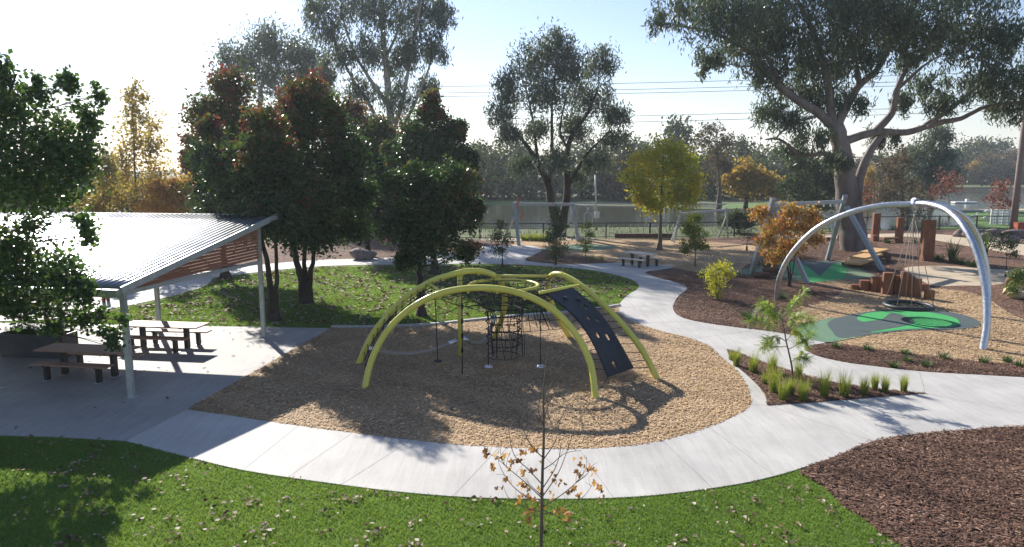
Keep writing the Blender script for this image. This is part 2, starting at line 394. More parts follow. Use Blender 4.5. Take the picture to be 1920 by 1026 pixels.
# dark bark mulch behind the curved path, up to the fence line
back = gpoly([(3200, 745), (1920, 745), (1640, 700), (1400, 648), (1290, 612), (1225, 590), (1205, 565), (1235, 545), (1235, 535), (1180, 520),
              (1120, 503), (1060, 499), (940, 480), (860, 482), (700, 490), (560, 497), (440, 510), (395, 515), (300, 545), (100, 580), (-900, 600), (-900, 450), (900, 449),
              (1300, 447), (1450, 443), (1640, 432), (1900, 430), (3400, 428)])
sheet('mulch_bed', back, .004, M['mulch'])
near_m = gpoly([(1496, 888), (1545, 915), (1580, 950), (1620, 975), (1650, 1000), (1690, 1026), (1760, 1090), (1900, 1250)], 5, False) + gpoly([(3600, 1250), (3600, 790), (2300, 785), (1920, 790), (1700, 805), (1560, 850)])
sheet('mulch_verge', near_m, .008, M['mulch'])
# chip play areas
pit_r = [(1332, 650), (1352, 670), (1377, 691), (1396, 715), (1405, 737), (1408, 760), (1385, 778), (1340, 798), (1280, 818), (1200, 835), (1100, 843), (1000, 843), (850, 835), (700, 818), (560, 800), (445, 783), (350, 769)]
pit_top = [(622, 615), (700, 615), (800, 611), (870, 604), (960, 595), (1050, 588), (1110, 582), (1162, 574)]
pit_l = [(1162, 574), (1160, 580), (1166, 591), (1190, 605), (1240, 622), (1290, 634), (1332, 650)]
pit = spline([G(*p) for p in pit_r], 5) + [G(350, 769)] + spline([G(*p) for p in pit_top], 5)[:-1] + spline([G(*p) for p in pit_l], 4)[:-1]
path_out = [(235, 828), (320, 850), (450, 882), (600, 905), (750, 924), (900, 935), (1080, 937), (1230, 930), (1380, 910), (1460, 892), (1500, 880),
            (1560, 860), (1620, 835), (1680, 820), (1750, 812), (1830, 806), (1920, 801), (2400, 795)]
path_right = [(2400, 735), (1920, 709), (1850, 705), (1730, 698), (1640, 688), (1580, 680), (1530, 668), (1510, 656), (1518, 649), (1548, 642),
              (1500, 632), (1440, 622), (1380, 615), (1330, 608), (1290, 600), (1268, 590), (1262, 575), (1272, 556), (1288, 543), (1283, 535), (1260, 528),
              (1235, 522), (1215, 515), (1211, 510), (1238, 506), (1262, 502), (1255, 498), (1155, 493), (1110, 495), (1060, 496), (1010, 493), (985, 488), (1000, 479), (1016, 469), (1000, 462),
              (950, 461), (900, 463), (860, 470), (800, 480), (700, 485), (600, 488), (520, 494), (440, 503), (400, 508), (340, 516), (250, 535), (190, 550), (100, 570), (0, 585), (-500, 600)]
path_left = [(-500, 616), (0, 603), (110, 597), (190, 583), (300, 561), (375, 541), (395, 529), (400, 522), (430, 517), (520, 507), (600, 500), (700, 497), (800, 496), (880, 495), (950, 496), (1000, 498), (1060, 502), (1110, 507), (1150, 515), (1185, 525),
             (1198, 536), (1194, 544), (1180, 552), (1166, 565), (1160, 578), (1166, 591), (1190, 605), (1240, 622), (1290, 634), (1332, 650)]
path_in = pit_r
path = (spline([G(*p) for p in path_out], 5) + spline([G(*p) for p in path_right], 4) + spline([G(*p) for p in path_left], 4)[:-1]
        + spline([G(*p) for p in pit_r], 5))
po = sheet('path', path, .020, M['concrete'], thick=.05)
slab = gpoly([(622, 616), (350, 769), (235, 828), (100, 820), (0, 817), (-1200, 800), (-1200, 590), (0, 606), (300, 611)])
sheet('paving', slab, .012, M['concrete2'], thick=.04)
sheet('play_area', pit, .016, M['chips'])
bed = spline([G(*p) for p in [(1362, 656), (1375, 682), (1398, 703), (1418, 722), (1434, 742), (1438, 762)]], 5) + spline([G(*p) for p in [(1438, 762), (1530, 756), (1650, 746), (1737, 739)]], 4) + spline([G(*p) for p in [(1737, 739), (1690, 735), (1600, 725), (1545, 714), (1490, 699), (1430, 680), (1385, 663), (1362, 656)]], 4)[:-1]
sheet('planting_bed', bed, .026, M['mulch'])
island = gpoly([(985, 487), (1000, 480), (1030, 474), (1080, 480), (1120, 484), (1150, 489), (1155, 493), (1110, 495), (1060, 496), (1010, 493)], 4)
sheet('island_bed', island, .026, M['mulch'])
chipz = .008
# flying-fox chips, far chips, swing chips
ch1 = gpoly([(1030, 470), (960, 460), (985, 452), (1130, 449), (1300, 452), (1420, 462), (1440, 480), (1400, 497), (1380, 512), (1320, 512), (1262, 503), (1160, 492), (1120, 484)], 4)
sheet('chip_area', ch1, chipz, M['chips'])
ch2 = gpoly([(1520, 612), (1480, 600), (1490, 580), (1560, 560), (1580, 540), (1530, 530), (1590, 524), (1640, 528), (1740, 540), (1800, 546), (1850, 560), (1920, 600), (2100, 640), (2300, 700), (1960, 690), (1900, 683), (1760, 672), (1680, 660), (1600, 648), (1548, 641), (1510, 632)], 4)
sheet('chip_area', ch2, chipz, M['chips'])
ch3 = gpoly([(-200, 575), (0, 565), (180, 538), (300, 520), (340, 510), (280, 505), (100, 515), (-200, 540)], 4)
sheet('chip_area', ch3, chipz, M['chips'])
gr1 = gpoly([(1695, 503), (1740, 499), (1790, 500), (1850, 505), (1930, 508), (1930, 522), (1860, 535), (1800, 536), (1755, 537), (1730, 528), (1710, 515)], 4)
sheet('gravel_path', gr1, .012, M['gravel'])
gr2 = gpoly([(1500, 446), (1600, 447), (1700, 444), (1760, 452), (1850, 468), (2000, 490), (2100, 488), (1990, 465), (1860, 450), (1780, 441), (1700, 438), (1600, 440), (1500, 441)], 4)
sheet('gravel_path', gr2, .012, M['gravel'])
sheet('gravel_path', gpoly([(930, 452), (900, 450), (960, 447), (1100, 446), (1100, 450), (1000, 452)], 3), .012, M['gravel'])
# path joints
jm = MB()
for a, b in (((350, 769), (235, 828)), ((1735, 739), (1724, 699)), ((1735, 739), (1925, 777)), ((1408, 760), (1438, 762)), ((770, 828), (640, 911)), ((935, 842), (850, 932)), ((1085, 843), (1150, 936)), ((560, 800), (455, 884)), ((1330, 803), (1450, 893)), ((1440, 762), (1640, 830)), ((1240, 826), (1335, 917)), ((660, 814), (540, 897)), ((1165, 578), (1262, 572)), ((1195, 607), (1310, 603)), ((1198, 536), (1282, 534)), ((1300, 636), (1420, 620)), ((1110, 507), (1120, 495))):
    A, B = G(*a), G(*b); A.z = B.z = .0215; d = (B - A); n = Vector((-d.y, d.x, 0)).normalized() * .0045
    jm.add([A - n, B - n, B + n, A + n], [(0, 1, 2, 3)])
tag(jm.build('path_joints', M['joint']), kind='structure')
# kerb round the pit
def strip(pts, w, h, z0=0):
    mb = MB(); n = len(pts); L = []; R = []
    for i, p in enumerate(pts):
        t = (pts[min(i + 1, n - 1)] - pts[max(i - 1, 0)]).normalized(); q = Vector((-t.y, t.x, 0)) * w / 2
        L.append(Vector((p.x, p.y, 0)) + q); R.append(Vector((p.x, p.y, 0)) - q)
    vs = []
    for l, r in zip(L, R): vs += [(l.x, l.y, z0), (l.x, l.y, z0 + h), (r.x, r.y, z0 + h), (r.x, r.y, z0)]
    fs = [(i * 4 + k, i * 4 + k + 1, i * 4 + 5 + k, i * 4 + 4 + k) for i in range(n - 1) for k in range(3)]
    fs += [(0, 1, 2, 3), tuple((n - 1) * 4 + k for k in (3, 2, 1, 0))]
    return mb.add(vs, fs)
tag(strip(spline([G(*p) for p in pit_top], 6), .13, .09).build('kerb', M['kerb']), kind='structure')
# rubber soft fall under the nest swing
def rub(name, px, z, mat, sm=5): return sheet(name, gpoly(px, sm), z, mat)
rub('soft_surface', [(1495, 618), (1500, 610), (1530, 604), (1565, 597), (1620, 606), (1625, 628), (1590, 637), (1550, 643), (1510, 634)], .026, M['sage'])
rub('soft_surface', [(1552, 607), (1575, 596), (1620, 587), (1680, 581), (1740, 582), (1795, 589), (1826, 599), (1838, 608), (1828, 615), (1790, 619), (1740, 620), (1690, 622), (1640, 628), (1577, 635), (1560, 622)], .030, M['slate'])
rub('soft_surface', [(1607, 598), (1625, 589), (1680, 584), (1740, 587), (1785, 596), (1799, 606), (1790, 613), (1750, 617), (1700, 619), (1650, 624), (1632, 624), (1680, 612), (1690, 607), (1650, 602), (1618, 605)], .034, M['bright'])
rub('soft_surface', [(1640, 607), (1660, 596), (1673, 588), (1700, 596), (1716, 605), (1700, 612), (1668, 618), (1640, 623), (1618, 623), (1600, 618), (1610, 610)], .038, M['slate'], 2)
# the rubber mound behind
rub('soft_surface', [(1378, 514), (1410, 501), (1465, 493), (1520, 489), (1585, 491), (1615, 503), (1640, 517), (1632, 521), (1590, 525), (1530, 530), (1460, 523), (1400, 518)], .014, M['sage2'])
rub('soft_surface', [(1474, 494), (1515, 490), (1586, 493), (1585, 508), (1581, 524), (1532, 529), (1508, 528), (1490, 510)], .018, M['bright'], 2)
sheet('soft_surface', gpoly([(1490, 491), (1530, 489.5), (1586, 492.5), (1560, 497), (1537, 519), (1513, 500)]), .022, M['slate'])
rub('soft_surface', [(1050, 462), (1080, 459), (1130, 460), (1155, 464), (1120, 469), (1070, 469), (1010, 468), (1030, 465)], .014, M['sage'])
# lake
wm, nt, b = newmat('lake water'); v = coords(nt, (1, .35, 1)); n = noise(nt, 1.6, 4, .6, v)
b.inputs['Base Color'].default_value = (.06, .065, .045, 1); b.inputs['Roughness'].default_value = .12; b.inputs['IOR'].default_value = 1.33
bump(nt, b, n.outputs['Fac'], .25, .05)
lake = gpoly([(-1500, 425), (300, 425), (700, 426), (900, 428), (1000, 429), (1130, 425), (1290, 425), (1400, 422), (1600, 430), (1660, 431), (1720, 428), (1800, 422), (1830, 414), (1810, 406), (1790, 399), (1830, 392), (1920, 390), (2600, 388), (4000, 385),
              (4000, 352), (1920, 351), (1760, 351), (1690, 356), (1600, 366), (1500, 385), (1380, 392), (1300, 391), (1200, 388), (1000, 385), (900, 383), (700, 382), (300, 382), (-1500, 382)])
sheet('water', lake, -.02, wm)
sheet('grass_bank', gpoly([(900, 384), (1010, 384), (1060, 386), (1060, 377), (990, 374), (900, 372)], 3), -.03, M['bankgrass'])
sheet('grass_bank', gpoly([(1370, 391), (1500, 384), (1500, 381), (1370, 382)], 3), -.025, M['bankgrass'])
sheet('grass_bank', gpoly([(1720, 429), (1800, 423), (1832, 414), (1812, 406), (1792, 399), (1832, 393), (1930, 391), (2800, 389), (2800, 433), (1920, 431)], 1), -.012, M['bankgrass'])
sheet('grass_bank', gpoly([(1770, 349), (1930, 349), (4000, 350), (4000, 346), (1770, 345.5)], 1), -.015, M['field'])
sheet('lakeside_path', gpoly([(1790, 396.5), (1930, 394), (2300, 392), (2300, 390), (1930, 391), (1790, 393)], 1), -.006, M['gravel'])
PAD1 = gpoly([(1495, 618), (1500, 610), (1530, 604), (1565, 597), (1620, 606), (1625, 628), (1590, 637), (1550, 643), (1510, 634)])
PAD2 = gpoly([(1552, 607), (1575, 596), (1620, 587), (1680, 581), (1740, 582), (1795, 589), (1826, 599), (1838, 608), (1828, 615), (1790, 619), (1740, 620), (1690, 622), (1640, 628), (1577, 635), (1560, 622)])
# ------------------------------------------------------------------ loose ground stuff
front_lawn = [Vector((-14, 3, 0)), Vector((12, 3, 0))] + [G(*p) for p in [(1760, 1090), (1690, 1026), (1650, 1000), (1620, 975), (1580, 950), (1545, 915), (1498, 884)]] + spline([G(*p) for p in path_out[:11]], 3)[::-1] + [G(100, 822), G(0, 819), G(-300, 812)]
blades('grass', front_lawn, 2600, .045, .013, 0, M['L_lawn'], lod=10.5, grow=.7)
mid_lawn = gpoly([(622, 613), (700, 613), (800, 609), (870, 602), (960, 593), (1050, 586), (1110, 580), (1158, 573), (1164, 565), (1178, 552), (1192, 544), (1196, 536), (1183, 526), (1148, 516), (1060, 504), (950, 498), (800, 498), (600, 502), (520, 509), (400, 525), (395, 532), (300, 565), (190, 586), (110, 600), (0, 604), (300, 609)])
blades('grass', mid_lawn, 900, .05, .022, 0, M['L_lawn'], lod=20, grow=.5)
litter('fallen_leaves', front_lawn, 24, .075, .03)
litter('fallen_leaves', mid_lawn, 30, .09, .03, grow=.3)
bits('wood_chips', pit, 650, .05, .017, .016, M['chip_bits'], lod=17, grow=.4, lift=.02)
bits('wood_chips', ch2, 250, .06, .022, chipz, M['chip_bits'], lod=25, grow=.3, holes=(PAD1, PAD2))
bits('bark_chips', near_m, 1300, .062, .019, .008, M['bark_bits'], lod=11, grow=.5, lift=.045, holes=(path,))
bits('bark_chips', bed, 1100, .055, .018, .026, M['bark_bits'], lift=.03)
strip_bed = gpoly([(1512, 655), (1530, 648), (1560, 645), (1700, 662), (1850, 680), (1960, 690), (2050, 715), (1920, 708), (1730, 697), (1600, 683), (1530, 667)])
bits('bark_chips', strip_bed, 700, .06, .02, .004, M['bark_bits'], lift=.04)
bits('bark_chips', gpoly([(1262, 575), (1288, 543), (1260, 528), (1220, 515), (1380, 512), (1460, 524), (1560, 560), (1480, 590), (1500, 630), (1380, 614), (1280, 598)]), 350, .07, .025, .004, M['bark_bits'], lift=.04)
bits('bark_chips', gpoly([(1400, 512), (1420, 460), (1640, 455), (1700, 500), (1640, 520), (1585, 490), (1465, 492)]), 130, .10, .035, .004, M['bark_bits'], lift=.05)
bits('fallen_leaves', gpoly([(622, 616), (350, 769), (0, 816), (0, 608), (300, 612)]), .9, .07, .05, .015, M['L_dead'], tilt=.8, lift=.02)

# ------------------------------------------------------------------ TREES
def leaves(C, size, aspect, droop=0.0, rng=RNG):
    n = len(C); a = rng.normal(0, 1, (n, 3)); a[:, 2] -= droop * 2; a /= np.linalg.norm(a, axis=1)[:, None] + 1e-9
    b = rng.normal(0, 1, (n, 3)); b -= a * (a * b).sum(1)[:, None]; b /= np.linalg.norm(b, axis=1)[:, None] + 1e-9
    L = (size * rng.uniform(.6, 1.4, n))[:, None]; W = L * aspect
    V = np.stack([C - a * L * .5, C + b * W * .5 - a * L * .08, C + a * L * .5, C - b * W * .5 - a * L * .08], 1)
    return V.reshape(-1, 3)

def limb(mb, pts, r0, r1, n=7, wob=.0, k=5):
    sp = spline(pts, k); m = len(sp)
    if wob:
        for i in range(1, m - 1): sp[i] = sp[i] + Vector(RNG.normal(0, wob, 3))
    mb.tube(sp, [r0 + (r1 - r0) * (i / (m - 1)) ** .8 for i in range(m)], n); return sp

def tree(name, label, cat, base, blobs, Y=None, leaf='L_pear', bark='darkbark', r0=.15, fork=None, size=.1, aspect=.6, per=1.0,
         nsub=14, nleaf=60, droop=0., csig=.35, limbs=None, group=None, tint=None, zsq=1.0, stems=1, twig=.5, deep=.8, leaflow=0, shell=.45, limbk=1.0):
    """blobs: (px, py, rx, ry[, dY]) outlines of foliage masses measured at depth Y, turned to metres there"""
    Bp = G(*base) if Y is None else Vector((P(base[0], base[1], Y).x, Y, 0))
    Yb = Bp.y
    root = empty(name, (Bp.x, Bp.y, 0), label, cat, group)
    s = Yb / F_PX * 1.0
    BL = []
    for i, q in enumerate(blobs):
        dY = q[4] if len(q) > 4 else 0
        jit = ((i * .618) % 1 - .5) * deep * (q[2] * s) * 1.4
        yy = Yb + dY + jit
        c = P(q[0], q[1], yy); BL.append((c, q[2] * s, q[3] * s))
    cen = sum((c for c, _, _ in BL), Vector()) / len(BL); zt = max(c.z for c, _, _ in BL); zl = min(c.z - rz for c, _, rz in BL)
    tb = MB(); fz = fork if fork is not None else max(.8, zl + (zt - zl) * .12)
    starts = []
    if limbs:
        for pts, ra, rb in limbs:
            q = [P(p[0], p[1], Yb + (p[2] if len(p) > 2 else 0)) for p in pts]
            if q[0].z < .4: q[0].z = -.1
            starts += limb(tb, q, ra, rb, 9, ra * .03)[::2]
    else:
        for k in range(stems):
            off = Vector(((k - (stems - 1) / 2) * r0 * 1.6, 0, 0)); lean = Vector(((k - (stems - 1) / 2) * (zt - fz) * .22, RNG.normal(0, .1), 0))
            top = Vector((Bp.x + (cen.x - Bp.x) * .9, Bp.y + (cen.y - Bp.y) * .5, zt)) + lean
            mid = Vector((Bp.x, Bp.y, fz)).lerp(top, .0) + lean * .15
            pts = [Vector((Bp.x, Bp.y, -.1)) + off * .4, Vector((Bp.x, Bp.y, fz * .45)) + off * .5, mid + off * .5, mid.lerp(top, .45), top]
            sp = limb(tb, pts, r0 * (1.15 if k == 0 else .8), r0 * .12, 9, r0 * .12)
            starts += [p for p in sp if p.z > fz * .8]
        # root flare
        tb.tube([(Bp.x, Bp.y, -.05), (Bp.x, Bp.y, .05), (Bp.x, Bp.y, .3)], [r0 * 1.8, r0 * 1.5, r0 * 1.05], 9)
    CC = []; TT = []; AM = sum(a * b for _, a, b in BL) / len(BL)
    for c, rx, rz in BL:
        cand = [p for p in starts if p.z < c.z + rz * .3] or starts
        st = min(cand, key=lambda p: (p - c).length + .5 * max(0, p.z - c.z + .6 * (p - c).length * .5))
        rl = max(.02, r0 * .3 * min(1, (c - st).length / max(1e-3, (zt - fz)) + .35)) if not limbs else max(.03, r0 * .1)
        m1 = st.lerp(c, .45) + Vector((0, 0, -(c - st).length * .06))
        rl *= limbk; sp = limb(tb, [st, m1, c], rl, rl * .3, 6, rl * .5)
        ns = max(4, int(nsub * per * min(2.2, (rx * rz / AM) ** .75)))
        vol = rx
        for k in range(ns):
            d = RNG.normal(0, 1, 3); d /= np.linalg.norm(d) + 1e-9; rad = RNG.random() ** shell
            q = Vector((c.x + d[0] * rx * rad, c.y + d[1] * rx * rad * .9, c.z + d[2] * rz * rad))
            if q.z < leaflow: continue
            nl = int(nleaf * RNG.uniform(.5, 1.4)); sg = csig * (rx * .8 + .2 * AM ** .5) * RNG.uniform(.6, 1.2)
            pts = np.array(q)[None, :] + RNG.normal(0, 1, (nl, 3)) * np.array([sg, sg, sg * zsq])
            CC.append(pts); base_t = (tint(q, c, zl, zt) if tint else 0) + RNG.normal(0, .12)
            TT.append(np.clip(base_t + RNG.normal(.0 if tint else 0, .14, nl) + (0 if tint else .45), 0, 1))
            if RNG.random() < twig:
                s2 = sp[int(RNG.integers(len(sp) // 3, len(sp)))]
                limb(tb, [s2, s2.lerp(q, .5) + Vector(RNG.normal(0, .06 * rx, 3)), q], max(.008, rl * .32), max(.005, rl * .08), 4, 0, 3)
    C = np.concatenate(CC); T = np.concatenate(TT)
    if leaflow is not None: k = C[:, 2] > max(leaflow, .05); C = C[k]; T = T[k]
    V = leaves(C, size, aspect, droop) - np.array([Bp.x, Bp.y, 0])[None, :]
    part(tb, 'trunk', M[bark], root, smooth=True)
    np_mesh('crown', V, 4, M[leaf], T, root)
    return root

red_top = lambda lo, hi: (lambda q, c, zl, zt: lo + (hi - lo) * max(0, min(1, (q.z - (zl + (zt - zl) * .62)) / ((zt - zl) * .4))))
def pear_tint(q, c, zl, zt):
    k = (q.z - zl) / (zt - zl); t = .22 + .32 * max(0, k - .6) / .4
    return t + (.35 if RNG.random() < .08 + .3 * max(0, k - .5) else 0)

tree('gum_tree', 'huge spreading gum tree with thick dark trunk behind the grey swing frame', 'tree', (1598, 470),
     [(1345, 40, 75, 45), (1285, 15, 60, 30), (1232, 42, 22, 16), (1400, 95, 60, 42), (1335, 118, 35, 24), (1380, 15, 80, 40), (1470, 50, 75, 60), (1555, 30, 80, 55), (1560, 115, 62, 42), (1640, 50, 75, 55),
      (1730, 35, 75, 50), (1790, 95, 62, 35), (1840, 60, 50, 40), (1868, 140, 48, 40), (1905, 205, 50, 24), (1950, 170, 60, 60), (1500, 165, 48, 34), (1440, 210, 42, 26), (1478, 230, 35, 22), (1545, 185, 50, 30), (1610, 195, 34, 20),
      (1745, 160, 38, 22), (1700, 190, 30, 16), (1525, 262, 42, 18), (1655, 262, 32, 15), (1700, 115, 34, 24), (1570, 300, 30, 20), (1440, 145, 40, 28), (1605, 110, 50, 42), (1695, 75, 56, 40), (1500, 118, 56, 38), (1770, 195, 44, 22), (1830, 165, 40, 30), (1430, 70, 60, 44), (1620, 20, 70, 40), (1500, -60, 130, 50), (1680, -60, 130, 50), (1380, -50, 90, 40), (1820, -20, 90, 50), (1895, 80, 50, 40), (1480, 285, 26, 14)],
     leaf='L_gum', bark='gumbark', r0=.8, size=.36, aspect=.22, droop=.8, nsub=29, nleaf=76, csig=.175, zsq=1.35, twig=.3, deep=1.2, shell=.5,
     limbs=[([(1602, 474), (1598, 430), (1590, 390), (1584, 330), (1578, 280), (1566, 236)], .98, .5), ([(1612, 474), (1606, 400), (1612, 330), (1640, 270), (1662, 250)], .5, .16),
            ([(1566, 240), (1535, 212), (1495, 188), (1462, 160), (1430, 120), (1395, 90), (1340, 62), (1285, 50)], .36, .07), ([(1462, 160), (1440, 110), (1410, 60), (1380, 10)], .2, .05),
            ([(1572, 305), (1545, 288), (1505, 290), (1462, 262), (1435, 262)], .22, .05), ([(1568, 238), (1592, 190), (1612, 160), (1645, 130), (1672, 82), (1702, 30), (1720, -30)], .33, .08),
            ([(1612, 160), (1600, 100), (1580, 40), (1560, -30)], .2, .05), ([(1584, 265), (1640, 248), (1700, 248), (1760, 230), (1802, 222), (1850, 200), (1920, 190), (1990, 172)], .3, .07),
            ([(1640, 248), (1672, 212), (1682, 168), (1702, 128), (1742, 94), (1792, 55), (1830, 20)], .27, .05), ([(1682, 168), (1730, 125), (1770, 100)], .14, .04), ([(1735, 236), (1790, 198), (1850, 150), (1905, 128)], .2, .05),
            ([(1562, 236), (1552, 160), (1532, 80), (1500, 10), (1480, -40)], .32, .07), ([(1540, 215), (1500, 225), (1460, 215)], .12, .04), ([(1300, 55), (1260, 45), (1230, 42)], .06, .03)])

tree('gum_tree', 'broad rounded gum with two dark trunks in front of the lake, beside the lamp pole', 'tree', (1050, 442),
     [(1045, 85, 30, 28), (1000, 115, 42, 34), (1065, 125, 42, 38), (1125, 120, 34, 30), (955, 165, 34, 32), (1020, 175, 48, 36), (1105, 185, 46, 36), (940, 215, 28, 22), (1150, 220, 28, 28), (1150, 262, 26, 18), (955, 255, 28, 20),
      (1080, 245, 36, 30), (1010, 245, 30, 20), (1040, 300, 34, 22), (1120, 300, 30, 20), (980, 310, 30, 20), (1085, 330, 26, 16)],
     leaf='L_gum2', bark='darkbark', r0=.5, size=.31, aspect=.28, droop=.7, nsub=34, nleaf=60, csig=.23, zsq=1.2, twig=.5, deep=1.3,
     limbs=[([(1050, 446), (1046, 420), (1036, 392), (1028, 350), (1008, 305), (985, 270), (955, 235)], .55, .1), ([(1052, 446), (1056, 410), (1064, 360), (1062, 300), (1072, 255), (1100, 215), (1120, 170)], .45, .08),
            ([(1028, 350), (1035, 280), (1035, 200), (1045, 110)], .22, .05), ([(1008, 305), (1000, 230), (985, 160)], .16, .04), ([(1064, 350), (1100, 290), (1140, 250)], .18, .04), ([(1066, 280), (1050, 245), (1062, 180)], .14, .04)])

tree('gum_tree', 'very tall pale-trunked gum rising out of frame above the red-topped trees', 'tree', (738, 430),
     [(605, 45, 34, 36), (650, 15, 48, 34), (715, 20, 55, 40), (785, 30, 52, 42), (815, 95, 26, 36), (690, 95, 36, 36), (745, 125, 36, 42), (640, 105, 32, 30), (795, 165, 28, 28), (675, 170, 30, 26), (735, 190, 40, 22), (720, -50, 110, 40), (612, 145, 22, 30), (770, 90, 34, 34), (830, 30, 24, 30), (690, 225, 30, 20), (590, 10, 22, 26)],
     Y=64, leaf='L_gum2', bark='palebark', r0=.6, size=.42, aspect=.22, droop=.9, nsub=32, nleaf=60, csig=.2, zsq=1.4, twig=.35, deep=1.2,
     limbs=[([(738, 432), (737, 330), (734, 240), (726, 150), (718, 60), (714, -30)], .6, .15), ([(736, 250), (757, 180), (772, 90), (792, -10)], .26, .07), ([(730, 200), (700, 158), (665, 100), (640, 25)], .26, .06),
            ([(735, 290), (700, 210), (662, 150), (628, 80), (606, 30)], .24, .05), ([(737, 270), (775, 200), (800, 140), (818, 80)], .2, .05), ([(722, 110), (745, 60), (760, 0)], .18, .05)])
tree('gum_tree', 'grey-green gum crown behind the red-topped trees, left of the tallest gum', 'tree', (500, 420),
     [(500, 78, 42, 26), (450, 112, 38, 24), (550, 100, 46, 28), (495, 138, 50, 28), (590, 130, 34, 30), (428, 135, 16, 14), (545, 165, 40, 24), (600, 175, 30, 24)],
     Y=78, leaf='L_gum2', bark='palebark', r0=.5, size=.45, aspect=.3, droop=.5, nsub=34, nleaf=60, csig=.27, zsq=1.2, twig=.3)

# dark ornamental pears
tree('pear_tree', 'dark green ornamental pear with crimson top, furthest left of the trees behind the shelter', 'tree', (423, 522),
     [(432, 175, 40, 36), (400, 225, 42, 40), (460, 235, 46, 42), (430, 290, 60, 46), (385, 310, 34, 40), (480, 310, 44, 50), (430, 365, 62, 42), (470, 410, 50, 36), (400, 400, 34, 30)],
     leaf='L_pear', r0=.22, size=.17, aspect=.62, nsub=48, nleaf=75, csig=.26, tint=pear_tint, fork=1.5, twig=.3)
tree('pear_tree', 'dense dark pear whose trunk stands in leaf litter right of the shelter rear post', 'tree', (575, 568),
     [(575, 180, 42, 34), (548, 230, 46, 42), (622, 225, 44, 40), (560, 300, 58, 48), (645, 290, 46, 46), (600, 365, 66, 46), (672, 365, 36, 42), (540, 385, 46, 44), (650, 430, 46, 32), (590, 440, 56, 30)],
     leaf='L_pear', r0=.2, size=.145, aspect=.62, nsub=50, nleaf=80, csig=.23, tint=pear_tint, fork=2.0, stems=3, twig=.3)
tree('pear_tree', 'low dark pear with split trunk, its stem just behind the shelter corner post', 'tree', (515, 601),
     [(500, 225, 36, 40), (520, 290, 44, 44), (485, 340, 44, 44), (530, 370, 46, 40), (495, 410, 44, 32), (550, 435, 44, 28), (470, 395, 34, 30), (440, 368, 36, 26), (465, 330, 34, 34), (455, 292, 36, 30), (486, 285, 34, 32, -1), (490, 398, 44, 30, -1.5), (410, 322, 30, 28, 1), (396, 245, 24, 26, 3), (520, 410, 40, 30, -1.5)],
     leaf='L_pear', r0=.17, size=.13, aspect=.62, nsub=44, nleaf=75, csig=.23, tint=pear_tint, fork=1.9, stems=2, twig=.3)
tree('pear_tree', 'green pear with maroon edges standing directly behind the yellow climbing frame', 'tree', (790, 592),
     [(760, 340, 38, 30), (845, 335, 40, 32), (805, 360, 56, 34), (850, 370, 40, 30), (808, 405, 66, 36), (760, 425, 40, 32), (862, 410, 38, 34), (800, 458, 52, 26), (895, 395, 16, 22), (765, 485, 28, 18), (875, 470, 24, 20)],
     leaf='L_pear', r0=.15, size=.125, aspect=.62, nsub=40, nleaf=75, csig=.24, tint=lambda q, c, a, b: .2 + (.42 if RNG.random() < (.35 if q.x > -2.6 else .05) else 0), fork=1.9, twig=.3)
tree('pear_tree', 'tall narrow-topped pear rising behind the tree at the climbing frame', 'tree', (815, 514),
     [(810, 190, 16, 20), (806, 215, 26, 20), (780, 250, 34, 26), (838, 252, 32, 28), (862, 240, 12, 20), (802, 290, 50, 32), (845, 305, 44, 32), (765, 305, 34, 30), (735, 285, 20, 20), (800, 345, 50, 32), (860, 350, 40, 30), (885, 300, 14, 18)],
     leaf='L_pear', r0=.2, size=.17, aspect=.62, nsub=40, nleaf=75, csig=.25, tint=pear_tint, fork=2.3, twig=.3)
tree('pear_tree', 'reddish pear crown between the two darkest trees and the climbing frame tree', 'tree', (690, 479),
     [(660, 215, 28, 26), (680, 260, 36, 32), (640, 290, 36, 32), (700, 310, 32, 32), (670, 360, 50, 36), (690, 410, 40, 26), (722, 300, 36, 34), (728, 365, 38, 36), (715, 250, 26, 30), (735, 425, 34, 24)],
     leaf='L_pear', r0=.2, size=.22, aspect=.62, nsub=34, nleaf=75, csig=.26, tint=lambda q, c, a, b: pear_tint(q, c, a, b) + .08, fork=2.4, twig=.3)
tree('small_tree', 'wine-red little tree beside the yellow tree at the left edge of the dark pears', 'tree', (360, 480),
     [(362, 270, 20, 24), (352, 305, 18, 24), (372, 330, 22, 28)], Y=46, leaf='L_pear', r0=.12, size=.22, aspect=.6, nsub=24, nleaf=60, csig=.25, tint=lambda q, c, a, b: .75)

# left foreground tree overhanging the shelter
tree('street_tree', 'nearest green tree overhanging the shelter roof at the left edge', 'tree', (-75, 792),
     [(20, 300, 75, 55), (95, 260, 46, 46), (148, 290, 36, 46), (30, 205, 40, 40), (-70, 180, 90, 70), (110, 345, 52, 36), (50, 365, 60, 24), (-60, 330, 90, 80), (165, 225, 18, 30), (128, 165, 15, 30), (182, 175, 8, 20), (72, 170, 16, 26), (5, 140, 12, 30),
      (20, 460, 38, 26), (45, 510, 56, 46), (110, 510, 44, 40), (85, 570, 52, 26), (20, 570, 30, 24), (150, 548, 24, 26), (150, 600, 26, 14), (205, 628, 18, 10), (212, 648, 9, 6), (165, 440, 12, 26), (150, 415, 24, 9), (190, 590, 14, 12), (-80, 500, 100, 90), (-200, 330, 130, 150), (100, 615, 16, 10), (232, 600, 8, 7), (60, 420, 22, 9)],
     leaf='L_green', bark='darkbark', r0=.13, size=.10, aspect=.75, nsub=54, nleaf=24, csig=.37, fork=3.4, deep=.8, twig=.3, limbk=.45)
